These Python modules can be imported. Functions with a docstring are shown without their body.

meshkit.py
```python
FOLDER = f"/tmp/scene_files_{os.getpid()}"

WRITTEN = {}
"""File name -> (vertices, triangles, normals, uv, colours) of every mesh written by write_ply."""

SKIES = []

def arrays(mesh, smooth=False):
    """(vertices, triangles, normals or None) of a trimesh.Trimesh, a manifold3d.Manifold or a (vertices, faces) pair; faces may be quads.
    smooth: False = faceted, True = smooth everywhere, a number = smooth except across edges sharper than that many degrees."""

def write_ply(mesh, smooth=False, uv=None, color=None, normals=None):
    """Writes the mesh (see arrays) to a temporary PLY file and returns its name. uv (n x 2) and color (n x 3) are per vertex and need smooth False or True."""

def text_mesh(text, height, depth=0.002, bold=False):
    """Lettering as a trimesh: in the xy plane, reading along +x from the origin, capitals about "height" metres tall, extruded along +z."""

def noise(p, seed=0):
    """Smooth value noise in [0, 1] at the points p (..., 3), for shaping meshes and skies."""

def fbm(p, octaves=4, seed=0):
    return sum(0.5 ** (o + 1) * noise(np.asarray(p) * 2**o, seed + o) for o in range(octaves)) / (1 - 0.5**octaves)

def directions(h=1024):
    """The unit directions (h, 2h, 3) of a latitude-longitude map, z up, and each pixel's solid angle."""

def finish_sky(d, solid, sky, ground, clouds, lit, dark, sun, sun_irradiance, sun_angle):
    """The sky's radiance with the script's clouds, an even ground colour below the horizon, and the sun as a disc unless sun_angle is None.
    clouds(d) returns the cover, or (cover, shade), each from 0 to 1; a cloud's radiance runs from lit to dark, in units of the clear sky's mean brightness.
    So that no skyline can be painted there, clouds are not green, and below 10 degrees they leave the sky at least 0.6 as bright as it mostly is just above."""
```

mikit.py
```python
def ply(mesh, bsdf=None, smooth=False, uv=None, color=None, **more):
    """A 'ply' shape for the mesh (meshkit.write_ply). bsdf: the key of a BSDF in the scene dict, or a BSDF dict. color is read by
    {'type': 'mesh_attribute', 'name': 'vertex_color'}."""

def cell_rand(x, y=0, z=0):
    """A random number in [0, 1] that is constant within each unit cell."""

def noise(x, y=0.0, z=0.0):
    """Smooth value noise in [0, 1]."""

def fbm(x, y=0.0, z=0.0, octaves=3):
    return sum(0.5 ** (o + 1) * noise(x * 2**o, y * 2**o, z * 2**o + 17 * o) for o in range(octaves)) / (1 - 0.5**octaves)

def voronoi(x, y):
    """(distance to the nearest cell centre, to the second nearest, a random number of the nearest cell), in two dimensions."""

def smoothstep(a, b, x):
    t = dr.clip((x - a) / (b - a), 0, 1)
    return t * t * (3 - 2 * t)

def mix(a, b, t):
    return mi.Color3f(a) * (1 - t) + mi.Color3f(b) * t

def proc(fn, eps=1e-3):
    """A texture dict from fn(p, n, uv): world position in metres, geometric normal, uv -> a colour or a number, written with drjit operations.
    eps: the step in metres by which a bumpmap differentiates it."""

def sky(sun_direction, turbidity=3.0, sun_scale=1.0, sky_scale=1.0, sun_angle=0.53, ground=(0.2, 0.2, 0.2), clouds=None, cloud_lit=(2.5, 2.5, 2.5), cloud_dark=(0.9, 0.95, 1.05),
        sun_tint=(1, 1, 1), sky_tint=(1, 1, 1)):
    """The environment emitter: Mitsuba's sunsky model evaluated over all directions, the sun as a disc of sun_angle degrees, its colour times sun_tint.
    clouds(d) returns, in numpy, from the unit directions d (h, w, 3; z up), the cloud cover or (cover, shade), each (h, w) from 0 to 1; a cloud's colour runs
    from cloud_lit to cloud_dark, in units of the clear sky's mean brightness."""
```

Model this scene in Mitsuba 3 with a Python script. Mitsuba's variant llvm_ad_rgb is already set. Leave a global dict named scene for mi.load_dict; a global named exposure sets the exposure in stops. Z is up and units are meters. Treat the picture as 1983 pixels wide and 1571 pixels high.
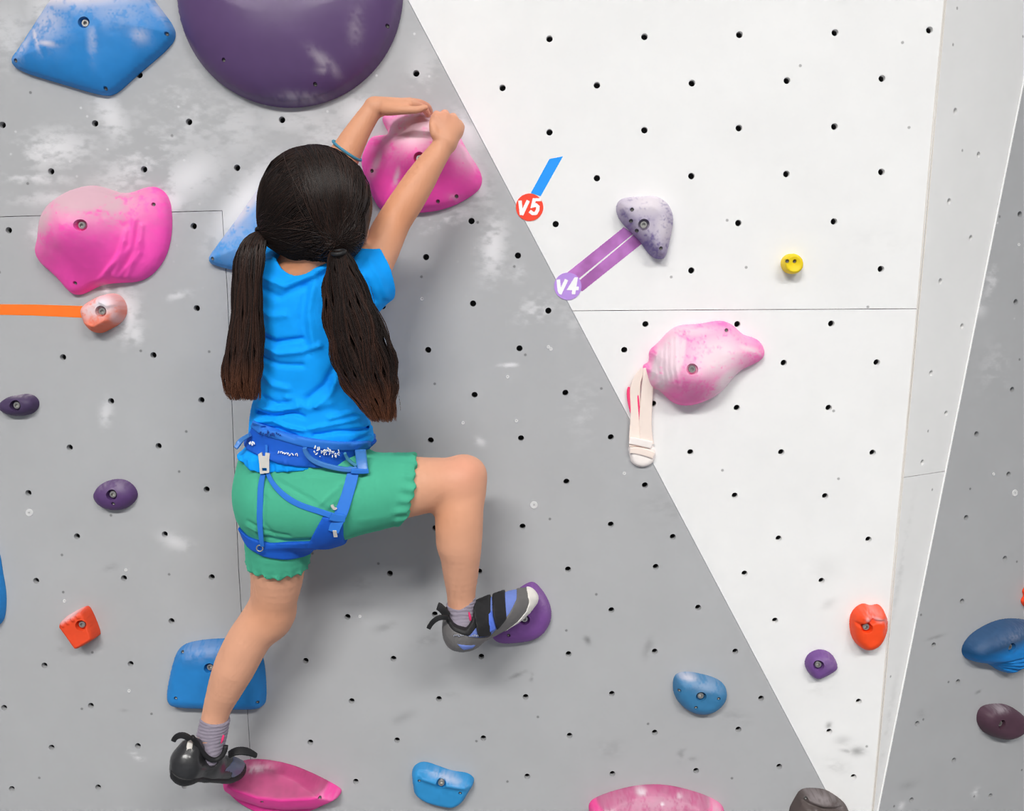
import math, random
import numpy as np, trimesh, shapely, manifold3d
import mitsuba as mi, drjit as dr
import mikit, meshkit
from shapely.geometry import Polygon, LineString, Point, box as sbox
from scipy.spatial import Delaunay
from scipy.spatial.transform import Rotation

# ------------------------------------------------------------------ camera, light, exposure
FOCAL = 1700.0                     # pixels of the 1983 x 1571 frame
CX, CY = 991.5, 785.5
EYE = 1.75                         # camera height above the mat
T = mi.ScalarTransform4f
scene, labels = {}, {}
exposure = -0.16
scene['camera'] = {'type': 'perspective', 'fov': 2 * math.degrees(math.atan(CX / FOCAL)), 'fov_axis': 'x',
                   'near_clip': 0.05, 'far_clip': 60.0,
                   'to_world': T().look_at(origin=[0, 0, EYE], target=[0, 1, EYE], up=[0, 0, 1])}
scene['hall_light'] = {'type': 'constant', 'radiance': {'type': 'rgb', 'value': [0.27, 0.275, 0.285]}}
LAMPS = [(-1.3, -3.3, 4.6, 1.2, 0.45, 84.0), (2.0, -3.1, 4.6, 1.2, 0.40, 56.0), (-0.2, -0.5, 4.6, 1.6, 0.3, 2.0)]

rng = np.random.default_rng(7)
random.seed(7)


# ------------------------------------------------------------------ helpers: pixels, planes
def to_world(c):
    c = np.asarray(c, float)
    return np.stack([c[..., 0], c[..., 2], EYE - c[..., 1]], -1)


def ray(px, py):
    px, py = np.asarray(px, float), np.asarray(py, float)
    return to_world(np.stack([(px - CX) / FOCAL, (py - CY) / FOCAL, np.ones_like(px)], -1)) - np.array([0, 0, EYE])


ORIGIN = np.array([0, 0, EYE])


def pix(w):
    w = np.asarray(w, float)
    return np.stack([CX + FOCAL * w[..., 0] / w[..., 1], CY - FOCAL * (w[..., 2] - EYE) / w[..., 1]], -1)


class Plane:
    """A facet of the wall: o a point on it, n its outward normal, u to the right and v up along it."""
    def __init__(self, o, n):
        self.o, self.n = np.asarray(o, float), np.asarray(n, float) / np.linalg.norm(n)
        if self.n[1] > 0:
            self.n = -self.n
        u = np.cross([0, 0, 1], self.n)
        self.u = u / np.linalg.norm(u)
        if self.u[0] < 0:
            self.u = -self.u
        self.v = np.cross(self.n, self.u)
        if self.v[2] < 0:
            self.v = -self.v

    def hit(self, px, py, h=0.0):
        r = ray(px, py)
        t = ((self.o - ORIGIN) @ self.n + np.asarray(h, float)) / (r @ self.n)
        return ORIGIN + r * t[..., None]

    def uv(self, px, py, h=0.0):
        w = self.hit(px, py, h) - self.o
        return np.stack([w @ self.u, w @ self.v], -1)

    def world(self, q):
        q = np.asarray(q, float)
        return self.o + q[..., :1] * self.u + q[..., 1:2] * self.v + q[..., 2:3] * self.n

    def matrix(self, u=0, v=0, h=0):
        m = np.eye(4)
        m[:3, 0], m[:3, 1], m[:3, 2], m[:3, 3] = self.u, self.v, self.n, self.world(np.array([u, v, h]))
        return m


def facet(p, q, r):
    p, q, r = (np.asarray(x, float) for x in (p, q, r))
    return Plane(p, np.cross(q - p, r - p))


# facet A: big grey wall, overhanging about seven degrees
nA = to_world([-0.006201, -0.123065, 0.992379]) - np.array([0, 0, EYE])
oA = to_world([0.005834, -0.620861, 1.860735])
A = Plane(oA, nA)
# facet B: white wall, hinged on A along the slanting valley and turned five degrees to the left
crease_top, crease_bot = A.hit(820, 57), A.hit(1620, 1571)
axis = crease_bot - crease_top
axis /= np.linalg.norm(axis)
B = None
for s in (1, -1):
    cand = Plane(crease_top, Rotation.from_rotvec(axis * math.radians(5.0) * s).apply(A.n))
    if cand.n[0] < A.n[0]:
        B = cand
ridge_top, ridge_bot = B.hit(1787, 488), B.hit(1690, 1571)
# facets C (narrow white) and D (grey) fall back behind the ridge
C = facet(ridge_top, ridge_bot, ORIGIN + ray(1852, 850) * 2.015)
inner_top, inner_bot = C.hit(1924, 450), C.hit(1700, 1571)
D = facet(inner_top, inner_bot, ORIGIN + ray(1960, 755) * 2.052)


# ------------------------------------------------------------------ helpers: scene entries
def lin(r, g, b):
    c = np.array([r, g, b]) / 255.0
    return np.where(c <= 0.04045, c / 12.92, ((c + 0.055) / 1.055) ** 2.4)


def rgb(c):
    return {'type': 'rgb', 'value': [float(x) for x in c]}


def bsdf(name, colour=None, rough=0.6, spec=0.4, metallic=0.0, clear=0.0, sheen=0.0, texture=None, two=True):
    base = texture if texture is not None else rgb(colour) if colour is not None else {'type': 'mesh_attribute', 'name': 'vertex_color'}
    d = {'type': 'principled', 'base_color': base, 'roughness': rough, 'specular': spec, 'metallic': metallic}
    if clear:
        d.update(clearcoat=clear, clearcoat_gloss=0.9)
    if sheen:
        d.update(sheen=sheen)
    scene[name] = {'type': 'twosided', 'bsdf': d} if two else d
    return name


def numbered(key):
    if key not in scene and key not in labels and not any(k.startswith(key + '__') for k in scene):
        return key
    i = 1
    while f'{key}_{i:03d}' in scene or f'{key}_{i:03d}' in labels:
        i += 1
    return f'{key}_{i:03d}'


def thing(name, label, cat, group=None):
    key = numbered(name)
    labels[key] = {'label': label, 'category': cat}
    if group:
        labels[key]['group'] = group
    return key


def free(key):
    """The key itself if nothing is drawn under it yet, else the next number."""
    if key not in scene and not any(k.startswith(key + '__') for k in scene):
        return key
    return numbered(key)


def put(key, mesh, mat, smooth=False, colour=None, label=None, kind=None, to=None):
    """One entry of the scene. A smoothing angle with vertex colours: the edges are split first, the colours taken from the split mesh."""
    key = free(key)
    if colour is not None:
        if not isinstance(mesh, trimesh.Trimesh):
            v, f, _ = meshkit.arrays(mesh)
            mesh = trimesh.Trimesh(v, f, process=False)
        if smooth not in (True, False):
            mesh = trimesh.graph.smooth_shade(mesh, angle=math.radians(smooth), facet_minarea=None)
            smooth = True
        col = colour(np.asarray(mesh.vertices)) if callable(colour) else colour
        scene[key] = mikit.ply(mesh, mat, smooth=smooth, color=np.clip(col, 0, 1))
    else:
        scene[key] = mikit.ply(mesh, mat, smooth=smooth)
    if to is not None:
        scene[key]['to_world'] = T(to)
    if label or kind:
        labels[key] = {}
        if label:
            labels[key]['label'] = label
        if kind:
            labels[key]['kind'] = kind
    return key


def again(key, source, to=None):
    key = free(key)
    scene[key] = dict(source)
    if to is not None:
        scene[key]['to_world'] = T(to)
    return key


# ------------------------------------------------------------------ helpers: signed-distance modelling
def smin(a, b, k):
    if k <= 0:
        return np.minimum(a, b)
    h = np.maximum(k - np.abs(a - b), 0) / k
    return np.minimum(a, b) - h * h * k * 0.25


class Field:
    def __init__(self, lo, hi, res):
        self.lo, self.res = np.asarray(lo, float), res
        self.n = np.ceil((np.asarray(hi) - self.lo) / res).astype(int) + 1
        self.f = np.full(self.n, 0.05, np.float32)

    def pts(self, sl):
        ax = [self.lo[k] + self.res * np.arange(sl[k].start, sl[k].stop) for k in range(3)]
        return np.meshgrid(*ax, indexing='ij', copy=False)

    def window(self, lo, hi):
        a = np.clip(np.floor((np.asarray(lo) - self.lo) / self.res).astype(int), 0, self.n)
        b = np.clip(np.ceil((np.asarray(hi) - self.lo) / self.res).astype(int) + 1, 0, self.n)
        return tuple(slice(int(x), int(max(x, y))) for x, y in zip(a, b))

    def cone(self, a, b, ra, rb, k=0.012, squash=None):
        a, b = np.asarray(a, float), np.asarray(b, float)
        m = max(ra, rb) + 0.04
        sl = self.window(np.minimum(a, b) - m, np.maximum(a, b) + m)
        if any(s.stop <= s.start for s in sl):
            return self
        x, y, z = self.pts(sl)
        p = np.stack([x - a[0], y - a[1], z - a[2]], -1)
        ab = b - a
        t = np.clip(p @ ab / max(ab @ ab, 1e-12), 0, 1)
        q = p - t[..., None] * ab
        if squash is not None:                      # (direction, factor): thinner along that direction
            d = np.asarray(squash[0], float) / np.linalg.norm(squash[0])
            w = q @ d
            q = q + (w * (squash[1] - 1))[..., None] * d
        self.f[sl] = smin(self.f[sl], np.linalg.norm(q, axis=-1) - (ra + t * (rb - ra)), k)
        return self

    def chain(self, pts, k=0.012, fine=5):
        """A tapering limb along (point, radius) pairs: a smooth curve, joined to the rest with blend k but not to itself."""
        c, r = np.array([p for p, _ in pts]), np.array([q for _, q in pts], float)
        if len(pts) > 2 and fine > 1:
            from scipy.interpolate import PchipInterpolator
            t = np.r_[0, np.cumsum(np.linalg.norm(np.diff(c, axis=0), axis=1))]
            tt = np.unique(np.concatenate([np.linspace(a, b, fine + 1) for a, b in zip(t[:-1], t[1:])]))
            c, r = PchipInterpolator(t, c)(tt), PchipInterpolator(t, r)(tt)
        m = r.max() + 0.04
        sl = self.window(c.min(0) - m, c.max(0) + m)
        part = Field.__new__(Field)
        part.res, part.lo = self.res, self.lo + np.array([x.start for x in sl]) * self.res
        part.n = np.array([x.stop - x.start for x in sl])
        part.f = np.full(part.n, 0.05, np.float32)
        for j in range(len(c) - 1):
            part.cone(c[j], c[j + 1], r[j], r[j + 1], 0)
        self.f[sl] = smin(self.f[sl], part.f, k)
        return self

    def ellipsoid(self, c, r, rot=None, k=0.012):
        c, r = np.asarray(c, float), np.asarray(r, float)
        sl = self.window(c - r.max() - 0.04, c + r.max() + 0.04)
        x, y, z = self.pts(sl)
        p = np.stack([x - c[0], y - c[1], z - c[2]], -1)
        if rot is not None:
            p = p @ rot                             # columns of rot: the ellipsoid's axes
        q = np.linalg.norm(p / r, axis=-1)
        g = np.linalg.norm(p / r ** 2, axis=-1)
        self.f[sl] = smin(self.f[sl], q * (q - 1) / np.maximum(g, 1e-6), k)
        return self

    def loft(self, rows, k=0.012, power=2.4, end=0.0):
        """rows: (z, x0, x1, y centre, y half depth) from the top down; superelliptic sections."""
        rows = np.array(sorted(rows), float)
        lo = [rows[:, 1].min() - 0.05, (rows[:, 3] - rows[:, 4]).min() - 0.05, rows[0, 0] - 0.03]
        hi = [rows[:, 2].max() + 0.05, (rows[:, 3] + rows[:, 4]).max() + 0.05, rows[-1, 0] + 0.03]
        sl = self.window(lo, hi)
        x, y, z = self.pts(sl)
        zz = z[0, 0]
        from scipy.interpolate import PchipInterpolator
        at = PchipInterpolator(rows[:, 0], rows[:, 1:])(np.clip(zz, rows[0, 0], rows[-1, 0]))
        cx, rx, cy, ry = (at[:, 0] + at[:, 1]) / 2, (at[:, 1] - at[:, 0]) / 2, at[:, 2], at[:, 3]
        q = (np.abs((x - cx) / rx) ** power + np.abs((y - cy) / ry) ** power) ** (1 / power)
        d = (q - 1) * np.minimum(rx, ry)
        d = np.maximum(d, np.maximum(rows[0, 0] - z, z - rows[-1, 0]))
        self.f[sl] = smin(self.f[sl], d, k)
        return self

    def cut(self, point, normal, soft=0.0):
        """Keeps what lies on the side that the normal points away from."""
        n = np.asarray(normal, float) / np.linalg.norm(normal)
        ax = [(self.lo[k] + self.res * np.arange(self.n[k]) - point[k]) * n[k] for k in range(3)]
        d = (ax[0][:, None, None] + ax[1][None, :, None] + ax[2][None, None, :]).astype(np.float32)
        self.f = np.maximum(self.f, d) if soft == 0 else -smin(-self.f, -d, soft)
        return self

    def copy(self):
        g = Field.__new__(Field)
        g.lo, g.res, g.n, g.f = self.lo, self.res, self.n, self.f.copy()
        return g

    def offset(self, d):
        self.f = self.f - d
        return self

    def near(self, w=0.03):
        """Grid points near the surface: index arrays and world points, for displacement."""
        i = np.nonzero(np.abs(self.f) < w)
        return i, np.stack(i, -1) * self.res + self.lo

    def displace(self, fn, w=0.02):
        i, p = self.near(w)
        self.f[i] -= fn(p).astype(np.float32)
        return self

    def mesh(self, smooth=0):
        f = np.pad(self.f, 1, constant_values=0.05)
        s = f < 0
        nx, ny, nz = (m - 1 for m in f.shape)
        corners = [(a, b, c) for a in (0, 1) for b in (0, 1) for c in (0, 1)]
        cnt = sum(s[a:a + nx, b:b + ny, c:c + nz].astype(np.int8) for a, b, c in corners)
        cells = np.stack(np.nonzero((cnt > 0) & (cnt < 8)), -1)
        index = np.full((nx, ny, nz), -1, np.int32)
        index[tuple(cells.T)] = np.arange(len(cells))
        acc, num = np.zeros((len(cells), 3)), np.zeros(len(cells))
        val = {c: f[tuple((cells + c).T)] for c in corners}
        for a in corners:
            for k in range(3):
                if a[k] == 0:
                    b = tuple(1 if j == k else a[j] for j in range(3))
                    va, vb = val[a], val[b]
                    on = (va < 0) != (vb < 0)
                    t = va[on] / (va[on] - vb[on])
                    pt = np.repeat(np.array([a], float), on.sum(), 0)
                    pt[:, k] += t
                    acc[on] += pt
                    num[on] += 1
        v = (cells + acc / num[:, None] - 1) * self.res + self.lo
        faces = []
        for k in range(3):
            u, w = (k + 1) % 3, (k + 2) % 3
            sa = [slice(1, -1)] * 3
            sa[k] = slice(0, -1)
            sb = list(sa)
            sb[k] = slice(1, None)
            a, b = s[tuple(sa)], s[tuple(sb)]
            e = np.stack(np.nonzero(a != b), -1) + [0 if j == k else 1 for j in range(3)]
            du, dw = np.eye(3, dtype=int)[u], np.eye(3, dtype=int)[w]
            q = np.stack([index[tuple((e - du - dw).T)], index[tuple((e - dw).T)], index[tuple(e.T)], index[tuple((e - du).T)]], -1)
            flip = ~s[tuple(e.T)]
            q[flip] = q[flip][:, ::-1]
            faces.append(q)
        q = np.vstack(faces)
        m = trimesh.Trimesh(v, np.vstack([q[:, [0, 1, 2]], q[:, [0, 2, 3]]]), process=False)
        if smooth:
            trimesh.smoothing.filter_taubin(m, iterations=smooth)
        return m


def span(x0, y0, x1, y1, res, h=0.42):
    """A field around the pixel box, from the wall out to the height h."""
    w = np.vstack([A.hit(x, y, z) for x in (x0, x1) for y in (y0, y1) for z in (-0.02, h)])
    return Field(w.min(0) - 0.02, w.max(0) + 0.02, res)


def biggest(mesh):
    parts = mesh.split(only_watertight=False)
    return max(parts, key=lambda p: len(p.faces)) if len(parts) > 1 else mesh


def tube(points, radius, sides=8, flat=None, closed=False, steps=6):
    """A round (or flat: (normals, factor)) bar along a smoothed path."""
    p = np.asarray(points, float)
    r = np.broadcast_to(np.asarray(radius, float), len(p)).copy()
    if steps > 1:
        from scipy.interpolate import CubicSpline
        t = np.arange(len(p))
        tt = np.linspace(0, len(p) - 1, (len(p) - 1) * steps + 1)
        p, r = CubicSpline(t, p)(tt), np.interp(tt, t, r)
    d = np.gradient(p, axis=0)
    d /= np.linalg.norm(d, axis=1, keepdims=True)
    ref = np.asarray(flat[0], float) if flat else A.n
    rings = []
    for i in range(len(p)):
        n = ref - (ref @ d[i]) * d[i]
        n /= np.linalg.norm(n)
        b = np.cross(d[i], n)
        a = np.arange(sides) / sides * 2 * math.pi
        if flat:                                     # a strap: a rounded rectangle, r wide to each side, flat[1] thick
            c, s_ = np.cos(a), np.sin(a)
            e = 0.45
            rings.append(p[i] + np.outer(np.sign(c) * np.abs(c) ** e * r[i], b) + np.outer(np.sign(s_) * np.abs(s_) ** e * flat[1], n))
        else:
            rings.append(p[i] + r[i] * (np.outer(np.cos(a), n) + np.outer(np.sin(a), b)))
    v = np.vstack(rings + [p[:1], p[-1:]])
    m, f = len(p), []
    for i in range(m - 1):
        for j in range(sides):
            k = (j + 1) % sides
            f += [[i * sides + j, i * sides + k, (i + 1) * sides + k], [i * sides + j, (i + 1) * sides + k, (i + 1) * sides + j]]
    for j in range(sides):
        k = (j + 1) % sides
        f += [[m * sides, k, j], [m * sides + 1, (m - 1) * sides + j, (m - 1) * sides + k]]
    mesh = trimesh.Trimesh(v, f, process=False)
    trimesh.repair.fix_normals(mesh)
    return mesh


def lathe(profile, n=20):
    """Revolve (r, z) about z."""
    return trimesh.creation.revolve(np.asarray(profile, float), sections=n)


def manifold(mesh):
    return manifold3d.Manifold(manifold3d.Mesh(np.asarray(mesh.vertices, np.float32), np.asarray(mesh.faces, np.uint32)))


def from_manifold(m):
    q = m.to_mesh()
    return trimesh.Trimesh(q.vert_properties[:, :3], q.tri_verts, process=False)


def spline_closed(p, n=16):
    from scipy.interpolate import splprep, splev
    p = np.asarray(p, float)
    p = np.vstack([p, p[:1]])
    tck, _ = splprep(p.T, s=0, per=True)
    return np.stack(splev(np.linspace(0, 1, n * (len(p) - 1), endpoint=False), tck), -1)


def chaikin(p, n=3):
    p = np.asarray(p, float)
    for _ in range(n):
        q = np.roll(p, -1, 0)
        p = np.stack([0.75 * p + 0.25 * q, 0.25 * p + 0.75 * q], 1).reshape(-1, 2)
    return p
# ------------------------------------------------------------------ wall paint
GREY, WHITE = np.array([0.398, 0.402, 0.412]), np.array([0.805, 0.80, 0.795])


def blotches(plane, marks):
    """(px, py, rx, ry, degrees, strength) in pixels -> rows in the plane's own metres."""
    out = []
    for px, py, rx, ry, a, s in marks:
        c = plane.uv(px, py)
        k = 1 / 895.0
        out.append((c[0], c[1], rx * k, ry * k, math.radians(-a), s))
    return out


def painted(plane, base, chalk, dirt, specks=0.0, seed=0.0, wood=None):
    ch, di = blotches(plane, chalk), blotches(plane, dirt)
    o, u, v = plane.o.tolist(), plane.u.tolist(), plane.v.tolist()

    def fn(p, n, uv):
        dx, dy, dz = p.x - o[0], p.y - o[1], p.z - o[2]
        a = dx * u[0] + dy * u[1] + dz * u[2]
        b = dx * v[0] + dy * v[1] + dz * v[2]
        cloud = mikit.fbm(a * 9 + seed, b * 9, 3.0 + seed, octaves=4)
        fine = mikit.fbm(a * 55, b * 95, 9.0 + seed, octaves=4)
        tone = 0.965 + 0.07 * cloud

        def field(rows, lo, hi):
            t = mi.Float(0)
            for cu, cv, ru, rv, ang, s in rows:
                ca, sa = math.cos(ang), math.sin(ang)
                x, y = a - cu, b - cv
                x, y = (x * ca + y * sa) / ru, (y * ca - x * sa) / rv
                t = dr.maximum(t, s * dr.exp(-(x * x + y * y)))
            return t * mikit.smoothstep(lo, hi, 0.55 * cloud + 0.45 * fine + 0.25 * t)
        col = mi.Color3f(*[float(x) for x in base]) * tone
        if ch:
            col = mikit.mix(col, mi.Color3f(0.78, 0.77, 0.79), dr.clip(field(ch, 0.43, 0.70), 0, 1))
        if specks:
            f1, _, r = mikit.voronoi(a * 34 + 3 * seed, b * 34)
            dot = (1 - mikit.smoothstep(0.05, 0.12, f1)) * dr.select(r > 1 - specks, 0.75, 0.0) * mikit.smoothstep(-0.5, 0.5, b)
            col = mikit.mix(col, mi.Color3f(0.8, 0.8, 0.81), dot)
        f1, _, r = mikit.voronoi(a * 11 + 7 + seed, b * 11)
        col = col * (1 - 0.5 * (1 - mikit.smoothstep(0.02, 0.045, f1)) * dr.select(r > 0.86, 1.0, 0.0))
        if di:
            col = mikit.mix(col, mi.Color3f(*[float(x) * 0.42 for x in base]), dr.clip(field(di, 0.36, 0.7), 0, 1))
        return col
    return mikit.proc(fn)


CHALK_A = [(100, 290, 70, 34, -8, .75), (215, 225, 26, 50, -25, .65), (270, 320, 90, 40, -30, .55), (360, 345, 75, 36, -35, .7), (335, 388, 40, 22, -40, .7),
           (470, 390, 26, 90, 38, .8), (60, 345, 70, 12, 3, .6), (110, 385, 90, 14, 0, .45), (640, 265, 60, 40, 10, .4), (590, 235, 90, 22, 0, .35),
           (560, 140, 14, 30, 30, .3), (690, 215, 40, 26, -25, .6), (955, 480, 24, 60, 5, .7), (915, 350, 26, 50, -35, .8), (905, 250, 20, 40, -30, .6),
           (760, 400, 40, 26, 50, .7), (870, 425, 60, 16, -20, .6), (1040, 600, 46, 26, -20, .5), (1000, 530, 20, 18, 0, .35), (245, 610, 26, 50, 0, .75), (262, 645, 16, 22, 0, .6),
           (205, 558, 14, 12, 0, .95), (205, 800, 12, 26, 12, .5), (345, 572, 26, 8, -12, .5), (987, 707, 22, 5, -3, .7), (1140, 625, 60, 30, 20, .35), (820, 130, 30, 60, 0, .3),
           (20, 70, 40, 60, 0, .4), (90, 20, 40, 40, 0, .5), (350, 230, 90, 90, 0, .3), (455, 250, 60, 60, 20, .3), (340, 1050, 30, 14, 20, .5), (265, 1465, 18, 9, 35, .55), (75, 455, 20, 26, 0, .5),
           (1130, 790, 30, 60, 0, .2), (930, 855, 12, 8, 30, .5), (310, 275, 120, 60, -20, .3)]
DIRT_A = [(1138, 1240, 10, 7, 50, .8), (1000, 1308, 22, 7, -25, .7), (1030, 1312, 6, 9, 10, .8), (745, 1215, 22, 10, -15, .4), (700, 1130, 24, 14, 10, .3), (1255, 1255, 9, 22, 15, .45),
          (1320, 1460, 9, 16, 10, .5), (1338, 1470, 14, 6, -5, .5), (780, 1390, 26, 10, -25, .3), (120, 1260, 10, 7, 0, .4), (215, 1100, 18, 9, -30, .35), (1420, 1390, 30, 18, 10, .3), (1290, 985, 50, 30, 0, .25),
          (920, 1400, 20, 8, 0, .2), (240, 1375, 10, 4, 0, .5), (1180, 1450, 30, 20, 0, .25), (830, 1240, 30, 12, -20, .35), (880, 1345, 22, 9, 0, .25)]
scene['paint_grey'] = {'type': 'principled', 'base_color': painted(A, GREY, CHALK_A, DIRT_A, specks=.09), 'roughness': 0.55, 'specular': 0.35}
DIRT_B = [(1605, 1405, 6, 8, 30, .8), (1660, 1455, 16, 10, 0, .85), (1640, 1455, 14, 5, 10, .6), (1615, 1485, 30, 16, 10, .35), (1632, 1435, 16, 12, 0, .35), (1600, 1100, 30, 26, 0, .15), (1590, 1335, 26, 14, 0, .22),
          (1604, 1170, 16, 10, -30, .25), (1700, 470, 60, 26, 10, .10), (1740, 1170, 9, 120, 3, .35), (1755, 980, 8, 90, 3, .3)]
scene['paint_white'] = {'type': 'principled', 'base_color': painted(B, WHITE, [], DIRT_B, seed=5.0), 'roughness': 0.5, 'specular': 0.35}
scene['paint_white_return'] = {'type': 'principled', 'base_color': painted(C, WHITE * 0.97, [], [(1745, 1100, 10, 150, 4, .25), (1720, 1400, 12, 120, 4, .2)], seed=9.0), 'roughness': 0.5, 'specular': 0.35}
scene['paint_grey_right'] = {'type': 'principled', 'base_color': painted(D, GREY * 0.95, [(1920, 540, 20, 40, 10, .45), (1895, 600, 20, 14, 0, .4), (1925, 720, 40, 60, 0, .2), (1890, 1535, 12, 12, 0, .5), (1745, 1560, 10, 10, 0, .5)],
                                                                       [(1895, 1340, 10, 5, -20, .7), (1810, 1235, 24, 4, -8, .5), (1790, 1380, 20, 12, 0, .3), (1760, 1520, 24, 10, 0, .3)], specks=.05, seed=2.0), 'roughness': 0.55, 'specular': 0.35}
bsdf('plywood_back', (0.10, 0.075, 0.05), 0.9, 0.1)
bsdf('raw_edge', lin(222, 216, 208), 0.8, 0.2)
bsdf('hole_steel', (0.055, 0.055, 0.058), 0.55, 0.5)
bsdf('steel', (0.46, 0.45, 0.43), 0.38, 0.5, metallic=0.9)
bsdf('screw_dark', (0.16, 0.155, 0.15), 0.45, 0.5, metallic=0.6)

# ------------------------------------------------------------------ walls: plywood panels with drilled bolt holes, each hole lined by a threaded insert
HOLES_A = [(270, 145), (806, 142), (5, 242), (184, 239), (366, 236), (546, 232), (99, 332), (279, 328), (459, 325), (17, 446), (375, 438), (913, 428), (825, 498), (1003, 495), (381, 597), (741, 593), (916, 588), (1062, 602),
           (122, 692), (297, 688), (829, 678), (1006, 675), (215, 777), (390, 775), (919, 765), (1095, 761), (135, 867), (307, 864), (834, 853), (1009, 849), (1183, 847), (55, 955), (400, 948), (1097, 933), (1249, 940),
           (149, 1039), (319, 1035), (843, 1023), (1012, 1020), (1183, 1016), (1303, 1040), (70, 1125), (240, 1120), (410, 1118), (755, 1111), (928, 1107), (1100, 1103), (1270, 1098), (332, 1203), (673, 1195), (842, 1190), (1184, 1182), (1352, 1177),
           (86, 1289), (253, 1286), (592, 1280), (762, 1276), (932, 1272), (1101, 1267), (1268, 1262), (1424, 1262), (8, 1371), (176, 1367), (681, 1358), (850, 1354), (1018, 1350), (1185, 1344), (1474, 1353),
           (100, 1448), (267, 1445), (601, 1438), (769, 1434), (936, 1430), (1103, 1425), (1268, 1419), (1430, 1413), (23, 1528), (190, 1525), (689, 1514), (1021, 1504), (1186, 1499), (1348, 1493), (1509, 1485), (357, 1523),
           (1427, 1636), (300, 1600), (780, 1590)]
HOLES_B = [(1156, 345), (1339, 341), (1076, 434), (1430, 432), (1615, 429), (1339, 524), (1706, 521), (1250, 628), (1428, 628), (1610, 627), (1209, 678), (1518, 703), (1698, 702), (1265, 782), (1427, 790), (1605, 790),
           (1337, 876), (1513, 876), (1690, 877), (1423, 960), (1598, 961), (1508, 1043), (1682, 1045), (1442, 1111), (1591, 1125), (1501, 1202), (1663, 1359), (1606, 1417), (1653, 1505), (1523, 337), (1707, 333),
           (1064, 256), (1248, 252), (1431, 248), (1616, 245), (1156, 165), (1340, 161), (1524, 156), (1708, 152), (973, 170), (1064, 75), (1248, 71), (1432, 67), (1617, 63), (1800, 58), (1156, -20), (1340, -24), (1708, -30)]
HOLES_C = [(1821, 545), (1863, 632), (1803, 723), (1832, 801), (1786, 896), (1880, 461), (1838, 390), (1895, 300), (1850, 215)]
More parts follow.
